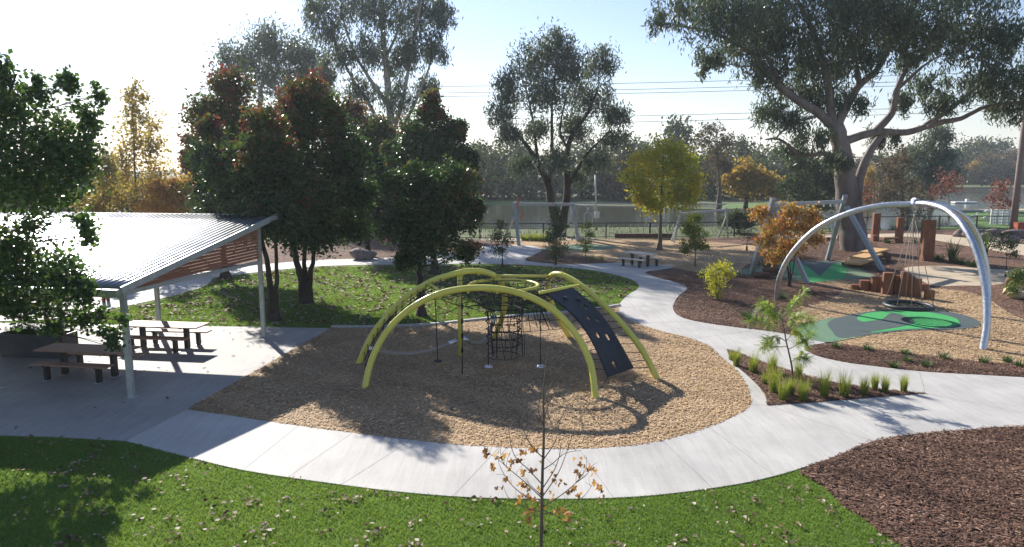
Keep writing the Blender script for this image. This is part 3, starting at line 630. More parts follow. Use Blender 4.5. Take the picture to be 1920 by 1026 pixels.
# autumn trees behind the shelter
tree('poplar', 'tall thin-leaved yellow and pink autumn tree behind the shelter roof', 'tree', (262, 470),
     [(255, 172, 22, 22), (245, 205, 26, 26), (270, 220, 28, 28), (250, 260, 40, 30), (285, 275, 28, 28), (235, 305, 44, 30), (285, 325, 44, 30), (255, 355, 60, 26), (215, 345, 26, 22)],
     Y=44, leaf='L_yellow', bark='brownbark', r0=.16, size=.2, aspect=.6, nsub=18, nleaf=38, csig=.25, fork=2.5)
tree('autumn_tree', 'low golden autumn tree just above the middle of the shelter roof', 'tree', (330, 470),
     [(300, 355, 28, 20), (345, 350, 28, 24), (330, 385, 42, 22), (285, 385, 30, 20), (365, 385, 20, 20)], Y=40, leaf='L_yellow', bark='brownbark', r0=.12, size=.18, aspect=.65, nsub=26, nleaf=50, csig=.25, fork=1.2, tint=lambda q, c, a, b: .75)
tree('autumn_tree', 'yellow-green autumn tree filling the gap left of the tall thin yellow tree', 'tree', (200, 470),
     [(195, 330, 28, 28), (215, 370, 34, 26), (175, 385, 28, 22), (195, 300, 16, 18)], Y=38, leaf='L_yellow', bark='brownbark', r0=.12, size=.17, aspect=.65, nsub=22, nleaf=45, csig=.25, fork=1.2, tint=lambda q, c, a, b: .35)
# middle distance
tree('round_tree', 'round yellow-green tree with slim straight trunk behind the white picnic table', 'tree', (1237, 469),
     [(1255, 278, 26, 18), (1215, 300, 30, 22), (1280, 305, 30, 24), (1245, 320, 44, 24), (1190, 335, 24, 20), (1295, 345, 24, 24), (1240, 360, 50, 24), (1200, 365, 24, 18), (1275, 375, 30, 16), (1225, 385, 26, 10)],
     leaf='L_lime', bark='brownbark', r0=.16, size=.22, aspect=.65, nsub=19, nleaf=46, csig=.27, fork=2.2, tint=lambda q, c, a, b: .72 - .06 * (q.x - 10))  # sunlit left half painted into the leaf tint, greener and darker rightwards
tree('bare_tree', 'thin purplish half-bare tree on the lake shore behind the round yellow-green tree', 'tree', (1348, 392),
     [(1335, 240, 24, 14), (1320, 265, 20, 18), (1355, 265, 24, 20), (1340, 300, 30, 24), (1365, 310, 16, 18), (1325, 335, 20, 16)], Y=88, leaf='L_farbrown', bark='brownbark', r0=.4, size=.4, aspect=.4, nsub=20, nleaf=22, csig=.25, fork=3, twig=.8)
tree('autumn_tree', 'mustard yellow spreading tree by the water left of the big gum', 'tree', (1398, 389),
     [(1395, 320, 24, 14), (1375, 340, 20, 16), (1420, 335, 28, 18), (1450, 345, 24, 16), (1400, 352, 36, 12), (1460, 360, 18, 10)], Y=92, leaf='L_faryel', bark='darkbark', r0=.35, size=.42, aspect=.6, nsub=26, nleaf=45, csig=.26, fork=2)
tree('willow_tree', 'soft mid-green tree across the water right of the big gum trunk', 'tree', (1745, 384),
     [(1755, 250, 26, 20), (1735, 285, 34, 24), (1775, 290, 24, 24), (1720, 315, 34, 24), (1765, 325, 32, 24), (1700, 345, 30, 16), (1745, 350, 38, 16)], Y=95, leaf='L_gum2', bark='darkbark', r0=.4, size=.45, aspect=.35, droop=.6, nsub=34, nleaf=50, csig=.24, fork=2, tint=lambda q, c, a, b: .6)
tree('shrub_tree', 'tangled grey-brown tree on the bank between the gum trunk and the willow', 'tree', (1690, 420),
     [(1670, 320, 26, 22), (1695, 300, 22, 20), (1690, 350, 34, 22), (1720, 370, 26, 18), (1660, 365, 24, 20), (1700, 392, 34, 14)], Y=72, leaf='L_farbrown', bark='darkbark', r0=.25, size=.32, aspect=.35, nsub=24, nleaf=28, csig=.25, fork=1, twig=.8)
tree('shrub_tree', 'dark olive tree directly behind the left side of the big gum trunk', 'tree', (1530, 430),
     [(1500, 300, 26, 20), (1530, 320, 34, 26), (1500, 345, 34, 22), (1550, 350, 26, 22), (1525, 375, 40, 20), (1570, 330, 20, 22)], Y=72, leaf='L_far', bark='darkbark', r0=.3, size=.35, aspect=.45, nsub=30, nleaf=45, csig=.24, fork=1.4)
for k, (bx, by, Yd, lab, bl) in enumerate([
    (1780, 400, 78, 'sparse red-leaved shrub tree on the shore below the willow', [(1775, 335, 22, 14), (1790, 350, 20, 16), (1765, 362, 22, 16)]),
    (1880, 415, 70, 'thin red-leaved tree rising behind the white lattice fence', [(1878, 345, 16, 16), (1862, 368, 20, 14), (1890, 375, 22, 16), (1876, 390, 24, 8)]),
    (1625, 420, 75, 'dull red shrub peeping out right of the gum trunk', [(1620, 355, 16, 14), (1632, 375, 16, 14)])]):
    tree('red_tree', lab, 'tree', (bx, by), bl, Y=Yd, leaf='L_red', bark='brownbark', r0=.09, size=.26, aspect=.5, nsub=16, nleaf=16, csig=.3, fork=.8, twig=.9, group='red-leaved young trees by the lake')

# small park plants -------------------------------------------------
tree('orange_tree', 'bushy orange-leaved small tree in front of the grey swing frame', 'tree', (1480, 538),
     [(1430, 400, 20, 14), (1480, 395, 22, 14), (1520, 405, 20, 16), (1450, 425, 26, 18), (1500, 430, 30, 18), (1435, 455, 22, 16), (1480, 462, 32, 18), (1525, 450, 16, 14), (1450, 478, 24, 10)],
     leaf='L_orange', bark='darkbark', r0=.06, size=.13, aspect=.65, nsub=20, nleaf=34, csig=.27, fork=.9, stems=3, twig=.6)
tree('shrub', 'upright yellow and green feathery shrub in bark mulch left of the silver arch', 'shrub', (1345, 562),
     [(1350, 500, 20, 9), (1335, 515, 20, 10), (1365, 510, 16, 10), (1345, 532, 22, 10), (1340, 548, 14, 8)], leaf='L_lime', bark='brownbark', r0=.035, size=.12, aspect=.3, nsub=18, nleaf=26, csig=.3, fork=.3, stems=2, tint=lambda q, c, a, b: .65)
tree('young_tree', 'slim bright green young tree between the picnic table and the orange tree', 'tree', (1303, 500),
     [(1300, 410, 14, 10), (1292, 428, 18, 12), (1308, 440, 18, 12), (1295, 455, 18, 8), (1318, 462, 14, 8), (1285, 470, 10, 7)], leaf='L_lime', bark='brownbark', r0=.045, size=.15, aspect=.4, nsub=18, nleaf=26, csig=.28, fork=.9, tint=lambda q, c, a, b: .22)
tree('young_tree', 'narrow dark evergreen sapling in the mulch island beside the path', 'tree', (1042, 497),
     [(1040, 400, 12, 14), (1045, 425, 18, 14), (1038, 445, 22, 14), (1048, 465, 22, 12), (1040, 480, 16, 8)], leaf='L_far', bark='darkbark', r0=.05, size=.15, aspect=.35, nsub=20, nleaf=30, csig=.28, fork=.6, tint=lambda q, c, a, b: .6)
tree('young_tree', 'wispy pale green sapling right of the dark evergreen in the mulch island', 'tree', (1098, 487),
     [(1097, 425, 12, 8), (1102, 440, 14, 8), (1095, 455, 12, 8), (1100, 468, 10, 6)], leaf='L_lime', bark='brownbark', r0=.03, size=.12, aspect=.4, nsub=14, nleaf=18, csig=.3, fork=.6, tint=lambda q, c, a, b: .2)
tree('young_tree', 'thin sapling at the lawn edge just left of the flying fox frame', 'tree', (942, 500),
     [(940, 420, 12, 12), (930, 445, 16, 12), (950, 450, 14, 12), (935, 468, 16, 10)], leaf='L_far', bark='darkbark', r0=.04, size=.13, aspect=.5, nsub=14, nleaf=20, csig=.3, fork=.8, tint=lambda q, c, a, b: .7)
tree('shrub', 'dark airy shrub with purple leaves at the right edge beyond the arch', 'shrub', (1885, 520),
     [(1880, 445, 16, 10), (1895, 458, 16, 10), (1870, 462, 12, 8), (1900, 475, 12, 8)], leaf='L_far', bark='darkbark', r0=.03, size=.1, aspect=.5, nsub=16, nleaf=20, csig=.3, fork=.6)
tree('shrub', 'soft green bush beside the yellow sandstone at the right edge', 'shrub', (1915, 560),
     [(1905, 515, 14, 14), (1920, 525, 18, 16), (1900, 540, 14, 10)], leaf='L_green', bark='brownbark', r0=.03, size=.09, aspect=.35, nsub=26, nleaf=36, csig=.3, fork=.2, tint=lambda q, c, a, b: .7)
tree('shrub', 'round dark clipped bush on the bank below the mustard tree', 'shrub', (1385, 440),
     [(1385, 410, 22, 9), (1370, 418, 18, 8), (1400, 418, 16, 8)], Y=60, leaf='L_far', bark='darkbark', r0=.08, size=.2, aspect=.5, nsub=40, nleaf=60, csig=.25, fork=.3)
tree('shrub', 'twiggy brown leafless bush between the dark bush and the swing frame', 'shrub', (1400, 470),
     [(1395, 438, 16, 8), (1410, 445, 14, 8)], leaf='L_farbrown', bark='darkbark', r0=.05, size=.12, aspect=.3, nsub=24, nleaf=12, csig=.3, fork=.3, twig=1)
# young locust in the grass bed
def locust():
    base = G(1487, 714); Yb = base.y
    root = empty('young_tree', base, 'young tree with feathery light green leaves standing in the tussock bed', 'tree')
    tb = MB(); tips = []
    trunk = [P(x, y, Yb) for x, y in ((1487, 715), (1485, 690), (1480, 665), (1474, 640), (1470, 615), (1466, 595), (1470, 575))]
    trunk[0].z = -.05; limb(tb, trunk, .028, .012, 7)
    for pts in [[(1474, 640), (1500, 610), (1525, 600)], [(1472, 620), (1440, 605), (1405, 600)], [(1468, 600), (1485, 570), (1510, 548)], [(1474, 640), (1450, 630), (1430, 650)], [(1470, 615), (1500, 625), (1512, 645)],
                [(1466, 600), (1445, 575), (1425, 570)], [(1478, 655), (1505, 640), (1522, 625)], [(1476, 650), (1450, 650), (1440, 640)], [(1482, 680), (1500, 668), (1510, 672)], [(1468, 600), (1450, 590), (1440, 585)], [(1470, 605), (1490, 595), (1500, 590)]]:
        dy = RNG.normal(0, .35); q = [P(p[0], p[1], Yb + dy * i / 2) for i, p in enumerate(pts)]
        sp = limb(tb, q, .011, .004, 5); tips += [(a, (sp[-1] - sp[0]).normalized()) for a in sp[3:]]
    V = []; T = []
    for a, d in tips:
        for r in range(9):
            dr = (d * .5 + Vector(RNG.normal(0, .6, 3)) + Vector((0, 0, -.25))).normalized(); L = RNG.uniform(.14, .28)
            side = dr.cross(Vector((0, 0, 1))).normalized(); t0 = RNG.uniform(.25, .9)
            for k in range(7):
                c = a + dr * L * (k + 1) / 7 + Vector((0, 0, -.05 * (k / 7) ** 2)); w = .055 * (1 - .4 * k / 7)
                for sgn in (-1, 1):
                    e = (side * sgn + dr * .35).normalized()
                    n = dr * .011
                    V += [c, c + e * w * .5 + n, c + e * w + Vector((0, 0, -.008)), c + e * w * .5 - n]; T.append(min(1, max(0, t0 + RNG.normal(0, .08))))
    part(tb, 'trunk', M['brownbark'], root, True)
    np_mesh('crown', np.array([tuple(v - base) for v in V]), 4, M['L_locust'], np.array(T), root)
M['L_locust'] = leafmat('locust leaves', [(0, (.10, .19, .04)), (.6, (.21, .33, .07)), (.9, (.36, .4, .09)), (1, (.42, .32, .08))], .45, .45)
locust()
# foreground nearly bare sapling
def bare_sapling():
    Yb = 8.2; base = Vector((P(1015, 1026, Yb).x, Yb, 0))
    root = empty('maple_sapling', base, 'nearly bare sapling with a few brown leaves in the front lawn', 'tree')
    tb = MB(); tw = []
    tr = [base + Vector((-.02, 0, -.05)), P(1014, 1100, Yb), P(1015, 1000, Yb), P(1017, 900, Yb), P(1020, 800, Yb), P(1019, 740, Yb), P(1027, 665, Yb), P(1030, 650, Yb)]
    limb(tb, tr, .033, .005, 8, .002)
    B = [[(1018, 910), (990, 880), (965, 855), (955, 815), (958, 790)], [(1017, 935), (985, 905), (955, 880), (925, 855), (905, 850)], [(1020, 860), (1000, 840), (985, 815), (970, 780)], [(1020, 860), (1040, 830), (1048, 800), (1052, 780)],
         [(1018, 915), (1040, 880), (1050, 850), (1052, 830)], [(1018, 930), (1045, 890), (1060, 855), (1075, 810), (1080, 790)], [(1017, 950), (1050, 930), (1080, 905), (1098, 880), (1100, 860)], [(1080, 905), (1100, 890), (1108, 876)],
         [(1016, 945), (985, 930), (960, 910), (940, 880), (930, 850)], [(955, 880), (945, 870), (938, 850)], [(1015, 960), (980, 950), (955, 935), (945, 915)], [(1015, 965), (1050, 955), (1090, 935), (1110, 910)], [(1019, 880), (1035, 870), (1060, 850), (1090, 845)],
         [(1015, 970), (995, 960), (985, 940)], [(1019, 800), (1010, 770), (1012, 740)], [(1019, 790), (1030, 755), (1045, 735)], [(1021, 760), (1034, 720), (1052, 690)], [(1017, 930), (1000, 915), (980, 895)], [(1016, 955), (1040, 965), (1060, 955)]]
    for pts in B:
        sg = RNG.uniform(-.45, .45); q = [P(p[0], p[1], Yb + sg * i / 4) for i, p in enumerate(pts)]
        sp = limb(tb, q, .0085, .0022, 5); tw.append(sp)
        for k in range(3):
            a = sp[int(RNG.integers(len(sp) // 3, len(sp)))]; e = a + Vector((RNG.normal(0, .08), RNG.normal(0, .08), RNG.uniform(.05, .22)))
            limb(tb, [a, a.lerp(e, .5) + Vector(RNG.normal(0, .01, 3)), e], .003, .0015, 4, 0, 3); tw.append([a, e])
    spots = [(905, 850), (912, 858), (925, 845), (932, 862), (928, 880), (940, 850), (950, 852), (945, 905), (935, 918), (970, 858), (985, 850), (998, 838), (1000, 845), (1015, 858), (1035, 885), (1040, 900), (1078, 868), (1085, 885), (1095, 868), (1110, 890), (1115, 905), (1125, 915), (1130, 920),
             (1108, 880), (1122, 930), (1065, 918), (1052, 905), (1075, 920), (975, 910), (985, 920), (975, 930), (990, 930), (1000, 940), (1005, 948), (1015, 945), (1010, 925), (1030, 928), (996, 955), (1055, 955), (1062, 965), (1045, 962), (1068, 965), (990, 972), (985, 965), (980, 890), (1005, 880), (960, 875), (970, 940), (1100, 875), (1092, 930)]
    V = []; T = []
    for x, y in spots:
        for r in range(3 if RNG.random() < .6 else 2):
            c = P(x + RNG.normal(0, 4), y + RNG.normal(0, 4), Yb + RNG.uniform(-.35, .35)); s = RNG.uniform(.03, .056)
            a = Vector(RNG.normal(0, 1, 3)).normalized(); b2 = a.orthogonal().normalized(); nn = a.cross(b2)
            t = RNG.random()
            ring = [(1, 0), (.45, .35), (.55, .95), (0, .5), (-.55, .9), (-.45, .2), (-.9, -.35), (-.3, -.6), (0, -.25), (.3, -.6), (.9, -.35), (.5, 0)]
            pts = [c + (a * u + b2 * v) * s + nn * s * .35 * (u * u - v * .4) for u, v in ring]
            for k in range(0, 12, 2):
                V += [c, pts[k - 1], pts[k], pts[k + 1]]; T.append(t)
    part(tb, 'trunk', M['brownbark'], root, True)
    np_mesh('crown', np.array([tuple(v - base) for v in V]), 4, M['L_dry'], np.array(T), root)
bare_sapling()

# tussocks and low plants -------------------------------------------
def tuft_mesh(n, h, r, lean, w, seed):
    rg = np.random.default_rng(seed); V = []; T = []
    for i in range(n):
        a = rg.uniform(0, 2 * np.pi); rr = r * rg.random() ** .6; x, y = rr * np.cos(a), rr * np.sin(a); L = h * rg.uniform(.5, 1.1)
        ln = lean * rg.uniform(.3, 1.3); d = np.array([np.cos(a + rg.normal(0, .6)), np.sin(a + rg.normal(0, .6))]); p0 = np.array([x, y, 0.]); t = rg.random()
        sd = np.array([-d[1], d[0], 0]); prev = p0; pw = w
        for k in range(1, 4):
            f = k / 3; p = np.array([x + d[0] * ln * L * f ** 1.8, y + d[1] * ln * L * f ** 1.8, L * f * (1 - .22 * ln * f)]); nw = w * (1 - f * .92)
            V += [prev - sd * pw / 2, prev + sd * pw / 2, p + sd * nw / 2, p - sd * nw / 2]; T.append(np.clip(t * .7 + f * .3, 0, 1)); prev = p; pw = nw
    return np.array(V), np.array(T)
def tuft(name, label, cat, loc, n, h, r, lean, w, mat, seed, group):
    V, T = tuft_mesh(n, h, r, lean, w, seed); o = np_mesh(name, V, 4, M[mat], T); o.location = loc
    return tag(o, label, cat, group)
tl = [(1380, 688, .55, 'leftmost, at the narrow end of the bed'), (1371, 676, .3, 'tiny one behind the leftmost'), (1412, 700, .6, 'second along the path edge, tall and thin'), (1448, 700, .62, 'tall one just left of the young tree, at the back'), (1433, 722, .35, 'short one half hidden left of the largest'),
      (1450, 738, .8, 'widest pale one left of the young tree'), (1468, 752, .62, 'frontmost, nearest the corner of the bed'), (1482, 743, .5, 'squat one in front of the young tree trunk'), (1497, 712, .5, 'slim one right behind the young tree trunk'), (1505, 752, .62, 'front one right of the young tree'),
      (1545, 746, .75, 'wispy one with tall seed heads in mid bed'), (1582, 745, .68, 'thick darker one in mid bed'), (1620, 742, .5, 'slender one before the rightmost three'), (1640, 733, .46, 'rounded one third from the right tip'), (1659, 737, .48, 'pale one second from the right tip'), (1694, 736, .5, 'rightmost, alone at the tip of the bed')]
for i, (x, y, h, l) in enumerate(tl):
    p = G(x, y); p.z = .026
    tuft('grass_tussock', 'lime green grass tussock, ' + l, 'grass tussock', p, int(150 + 120 * (h > .45)), h, .07 if h < .6 else .1, .3, .010, 'L_grass', 50 + i, 'lime tussocks in the curved bed')
lp = [(1567, 655, 'first beside the rounded bed end'), (1627, 660, 'second along the chip edge'), (1698, 668, 'third along the chip edge, dark and full'), (1770, 676, 'fourth along the chip edge'), (1845, 684, 'fifth along the chip edge, greyish'), (1912, 690, 'bright one at the right frame edge'),
      (1700, 682, 'small one in the middle of the bed'), (1675, 692, 'lowest one, near the concrete'), (1735, 690, 'flat one near the concrete, right of the lowest'), (1888, 682, 'grey-green one just left of the bright edge plant')]
for i, (x, y, l) in enumerate(lp):
    p = G(x, y - 3); p.z = .01
    tuft('low_plant', 'low green strappy plant in bark mulch, ' + l, 'plant', p, 90, .24, .12, 1.0, .02, 'L_strap', 90 + i, 'low plants along the mulch strip')
for i, (x, y, l) in enumerate([(985, 451, 'just right of the left flying fox post'), (1001, 451, 'second right of the left flying fox post'), (1012, 452, 'third right of the left flying fox post'), (1024, 452, 'fourth, nearest the dark sapling')]):
    p = G(x, y); tuft('grass_tussock', 'far yellow-green tussock, ' + l, 'grass tussock', p, 160, .7, .3, .9, .05, 'L_grass', 120 + i, 'far tussocks by the flying fox')
for i, (x, y, l) in enumerate([(1110, 488, 'left'), (1128, 489, 'right')]):
    p = G(x, y); tuft('grass_tussock', 'small yellow tussock in the mulch island, ' + l + ' of the pair', 'grass tussock', p, 90, .4, .12, .5, .025, 'L_grass', 130 + i, 'tussocks in the mulch island')
for x, y, h, l in ((1785, 492, 1.5, 'upright dark flax plant with sword leaves behind the nest swing ropes'), (1845, 480, 2.0, 'large flax plant with spreading sword leaves behind the arch legs')):
    p = G(x, y); tuft('flax_plant', l, 'plant', p, 46, h, .15, .55, .10, 'L_strap', 140 + x, None)
for i, (x, y, h, l) in enumerate(((1760, 488, .6, 'low dark green groundcover plant left of the flax'), (1800, 495, .6, 'low dark green plant right of the flax'), (1822, 500, .5, 'low plant by the gravel path edge'), (1716, 455, .4, 'small bright plant between the totems'), (1663, 456, .4, 'bright plant beside the timber seat'), (1465, 560, .35, 'dark low plant at the foot of the silver arch'), (1560, 548, .0, ''), (1322, 520, .35, 'low plant under the bright green young tree'), (1403, 598, .4, 'dark low plant on the path edge left of the locust'))):
    if h: p = G(x, y); tuft('low_plant', l, 'plant', p, 140, h, h * .5, 1.0, .03, 'L_strap', 160 + i, None)
# rough shore grass
bits_poly = gpoly([(880, 447), (1300, 446), (1450, 442), (1640, 431), (1700, 429), (1700, 426), (1600, 427), (1400, 420), (1290, 423), (1130, 423), (1000, 427), (880, 426)])
blades('reeds', bits_poly, 1.6, .4, .09, -.05, M['L_strap'])

# far trees ----------------------------------------------------------
def far_tree(name, leafm, w, h, seed, nl=2600, size=.75, low=.12, bark='darkbark'):
    rg = np.random.default_rng(seed)
    root = empty(name, (0, 0, 0), 'x', 'tree'); tb = MB(); cs = []; TT = []
    tb.tube([(0, 0, -.2), (.1, 0, h * .3), (.0, .2, h * .75)], [h * .028, h * .02, h * .006], 7)
    nb = 11
    for k in range(nb):
        f = (k + .5) / nb; z = h * (low + (1 - low) * f * .95); rad = w * .5 * math.sin(math.pi * min(1, .25 + f * .72)) ** .7
        for j in range(3):
            a = rg.uniform(0, 6.28); r = rad * rg.uniform(.25, .85); c = np.array([r * math.cos(a), r * math.sin(a), z + rg.normal(0, h * .03)])
            tb.tube([(0, .1 * f, z * .6), tuple(c * .6 + np.array([0, 0, z * .3])), tuple(c)], [h * .008, h * .005, h * .002], 4)
            m = nl // (nb * 3); sg = w * .115 * rg.uniform(.7, 1.3)
            cs.append(c[None, :] + rg.normal(0, 1, (m, 3)) * [sg, sg, sg * .8]); TT.append(np.clip(rg.normal(.45, .13) + rg.normal(0, .16, m), 0, 1))
    C = np.concatenate(cs); C[:, 2] = np.maximum(C[:, 2], .2)
    tb.build('trunk', M[bark], root, True); np_mesh('crown', leaves(C, size, .55, .2, rg), 4, M[leafm], np.concatenate(TT), root)
    return root
protos = [far_tree('bank_tree', 'L_far', 11, 12, 1), far_tree('bank_tree', 'L_gum2', 10, 14, 2), far_tree('bank_tree', 'L_farbrown', 11, 10, 3, low=.05), far_tree('bank_tree', 'L_faryel', 8, 8, 4, 2000, low=.1), far_tree('bank_tree', 'L_far', 14, 11, 5, 3200, low=.0)]
used = set()
DESC = {0: 'dark olive evergreen tree', 1: 'grey-green gum tree', 2: 'brownish half-bare tree', 3: 'low yellow autumn tree', 4: 'broad dark evergreen tree'}
def put(k, px, Y, top, wpx=None, where='centre'):
    """stand a far tree at column px, depth Y, so that its top reaches row top"""
    s = P(px, top, Y).z / (12, 14, 10, 8, 11)[k]
    x = P(px, 400, Y).x; sx = s if wpx is None else wpx * Y / F_PX / (11, 10, 11, 8, 14)[k]
    lab = DESC[k] + ' ' + where
    o = protos[k] if k not in used else copy_thing(protos[k]); used.add(k)
    o.location = (x, Y, -.05); o.scale = (sx, sx, s); o.rotation_euler = (0, 0, RNG.uniform(0, 6.28)); o['label'] = lab; o['group'] = {3: 'yellow trees', 2: 'brown trees'}.get(k, 'evergreen trees') + ' ' + where
FT = [  # kind, px, depth, top row, width px
 (0, 905, 128, 268, 90), (4, 945, 122, 280, 120), (1, 975, 132, 262, 90), (4, 1005, 126, 290, 120), (0, 1040, 136, 285, 100), (1, 1090, 124, 275, 110), (4, 1130, 130, 265, 120), (0, 1165, 122, 255, 90), (2, 1150, 120, 300, 70), (1, 1205, 132, 262, 90), (0, 1265, 140, 228, 100), (4, 1300, 128, 290, 130), (0, 1385, 140, 262, 90), (4, 1430, 132, 280, 120),
 (1, 1470, 128, 270, 90), (0, 1420, 125, 300, 80), (4, 1350, 150, 275, 120)]
for a in FT: put(*a, where='across the water between the dark pears and big gum')
for a in [(2, 1600, 150, 300, 80), (0, 1640, 165, 290, 100), (4, 1690, 170, 278, 120), (3, 1625, 120, 318, 34), (1, 1560, 150, 285, 80), (0, 1500, 150, 285, 80)]: put(*a, where='behind the big gum trunk')
for a in [(4, 1800, 255, 268, 90), (0, 1830, 262, 262, 66), (0, 1865, 270, 264, 70), (2, 1850, 240, 290, 80), (2, 1885, 250, 284, 90), (4, 1920, 262, 280, 90), (2, 1930, 245, 292, 80), (0, 1835, 238, 308, 60), (3, 1818, 236, 305, 26), (2, 1800, 238, 312, 60), (0, 1780, 250, 280, 60), (4, 1980, 250, 282, 110), (2, 1900, 238, 312, 70), (4, 1760, 240, 290, 70), (2, 1955, 240, 310, 70), (4, 2060, 250, 285, 120)]: put(*a, where='at the far right beyond the water')
for a in [(4, 30, 70, 330, 190), (2, 90, 60, 350, 130), (0, 150, 75, 315, 140), (4, 250, 82, 330, 200), (2, 330, 80, 340, 160), (0, 420, 85, 320, 170), (4, 540, 90, 320, 200), (1, 640, 95, 300, 150), (0, 720, 95, 310, 150), (4, 820, 110, 300, 150), (0, 870, 120, 275, 110), (1, 700, 110, 285, 120), (4, -60, 80, 320, 200)]: put(*a, where='behind the dark pears and the shelter')

# ------------------------------------------------------------------ SHELTER
Fp = G(247, 746); Rp = G(495, 632); vdir = (Rp - Fp).normalized(); ldir = Vector((-vdir.y, vdir.x, 0)); LEN = (Rp - Fp).length
sh = empty('picnic_shelter', Fp, 'open picnic shelter with shiny corrugated metal roof and red timber gable', 'shelter')
def S(a, b, z): return Fp + vdir * a + ldir * b + Vector((0, 0, z))    # a: depth, b: to the left
zf = P(236, 540, Fp.y - .2).z; zr = P(522, 404, Rp.y + .75).z
a0, a1 = -.35, LEN + .8; slope = (zr - zf) / (a1 - a0)
zroof = lambda a: zf + slope * (a - a0)
rot = math.atan2(vdir.y, vdir.x)
mb = MB(); nb = 84 * 6; W0, W1 = -.22, 14.8; rows = [a0 + (a1 - a0) * k / 10 for k in range(11)]; vs = []
for k in range(nb + 1):
    b_ = W0 + (W1 - W0) * k / nb; dz = .018 * math.sin(k / 6 * 2 * math.pi)
    for a in rows: vs.append(S(a, b_, zroof(a) + dz))
nr = len(rows)
mb.add(vs, [(k * nr + j, k * nr + j + 1, (k + 1) * nr + j + 1, (k + 1) * nr + j) for k in range(nb) for j in range(nr - 1)])
rf = part(mb, 'roof', M['roof'], sh, True); md = rf.modifiers.new('t', 'SOLIDIFY'); md.thickness = .006; md.offset = -1
def beam(name, a, b, w, h, mat='galvpost', bev=.004):
    mb = MB(); mb.bar(a, b, w, h); return part(mb, name, M[mat], sh, bevel=bev)
beam('barge', S(a0, W0 - .035, zroof(a0) - .03), S(a1, W0 - .035, zroof(a1) - .03), .05, .17)
beam('gutter', S(a0 - .07, W0, zroof(a0) - .05), S(a0 - .07, W1, zroof(a0) - .05), .12, .1)
beam('fascia', S(a1 + .03, W0, zroof(a1) - .05), S(a1 + .03, W1, zroof(a1) - .05), .04, .14)
for b_ in (0, 3.8, 7.6, 11.4):
    beam('post', S(0, b_, 0), S(0, b_, zroof(0) - .2), .125, .125); beam('post', S(LEN, b_, 0), S(LEN, b_, zroof(LEN) - .2), .125, .125)
    beam('rafter', S(a0 + .1, b_, zroof(a0 + .1) - .12), S(a1 - .1, b_, zroof(a1 - .1) - .12), .08, .16)
zr0 = zroof(0) - .2
beam('tie_rail', S(-.05, 0, zr0 - .02), S(LEN + .05, 0, zr0 - .1), .07, .1)
for a in (0, LEN): beam('eave_beam', S(a, .05, zroof(a) - .26), S(a, 14.5, zroof(a) - .26), .09, .14)
for k in range(1, 9):
    a = a0 + (a1 - a0) * k / 9; beam('purlin', S(a, W0 + .05, zroof(a) - .04), S(a, W1 - .05, zroof(a) - .04), .05, .05)
mb = MB(); z = zr0 + .03; k = 0
while z < zroof(LEN) - .14:
    # batten starts where the sloping rafter passes height z
    am = a0 + (z + .17 - zf) / slope
    am = max(.1, am)
    if am < LEN - .12: mb.bar(S(am, 0, z + .035), S(LEN - .07, 0, z + .035), .022, .075)
    z += .093; k += 1
part(mb, 'gable_screen', M['batten'], sh)
for b_ in (0, 3.8): 
    mb = MB(); mb.box(S(0, b_, .022), (.26, .26, .016), rot); part(mb, 'base_plate', M['galvpost'], sh)

# ------------------------------------------------------------------ TABLES
def make_table(name, label, p, q, L, W, zt, kind, wood, group):
    c = (p + q) / 2; c.z = .02; d = q - p; root = empty(name, c, label, kind, group, math.atan2(d.y, d.x)); sp = d.length / 2
    mb = MB(); n = 5 if W > .5 else 3; w = W / n
    for i in range(n): mb.box((0, -W / 2 + w * (i + .5), zt - .02), (L, w - .012, .04))
    t = mb.build('tabletop' if kind == 'table' else 'seat', M[wood], root, bevel=.006)
    for sx in (-1, 1):
        mb = MB(); mb.box((sx * sp, 0, (zt - .045) / 2), (.11 if kind == 'table' else .10, .16 if kind == 'table' else .13, zt - .045)); mb.box((sx * sp, 0, zt - .055), (.06, W * .85, .03))
        l = mb.build('leg', M['darksteel'], root, bevel=.004)
        mb = MB(); mb.box((0, 0, .006), (.17, .24, .012)); f = mb.build('foot_plate', M['galvpost'], l); f.location = (sx * sp, 0, 0)
    return root
sets = [('timber', 'under the shelter front edge', (123, 703), (216, 707), (90, 714), (187, 719), (152, 692), (245, 696)),
        ('timber', 'under the shelter at the sunny rear', (270, 652), (352, 655), (248, 660), (330, 663), (292, 646), (373, 648)),
        ('palewood', 'on the curved path by far chips', (1185, 497.5), (1214.5, 501), (1168.5, 499.5), (1198.5, 503), (1201, 495.5), (1231, 500))]
for i, (wd, where, t1, t2, n1, n2, f1, f2) in enumerate(sets):
    k = (G(*t2) - G(*t1)).length
    make_table('picnic_table', 'slatted picnic table ' + where, G(*t1), G(*t2), k * 1.75, .78, .75, 'table', wd, 'picnic tables')
    make_table('bench', 'slatted bench, near side of the picnic table ' + where, G(*n1), G(*n2), k * 1.5, .34, .46, 'bench', wd, 'picnic benches')
    make_table('bench', 'slatted bench, far side of the picnic table ' + where, G(*f1), G(*f2), k * 1.5, .34, .46, 'bench', wd, 'picnic benches')
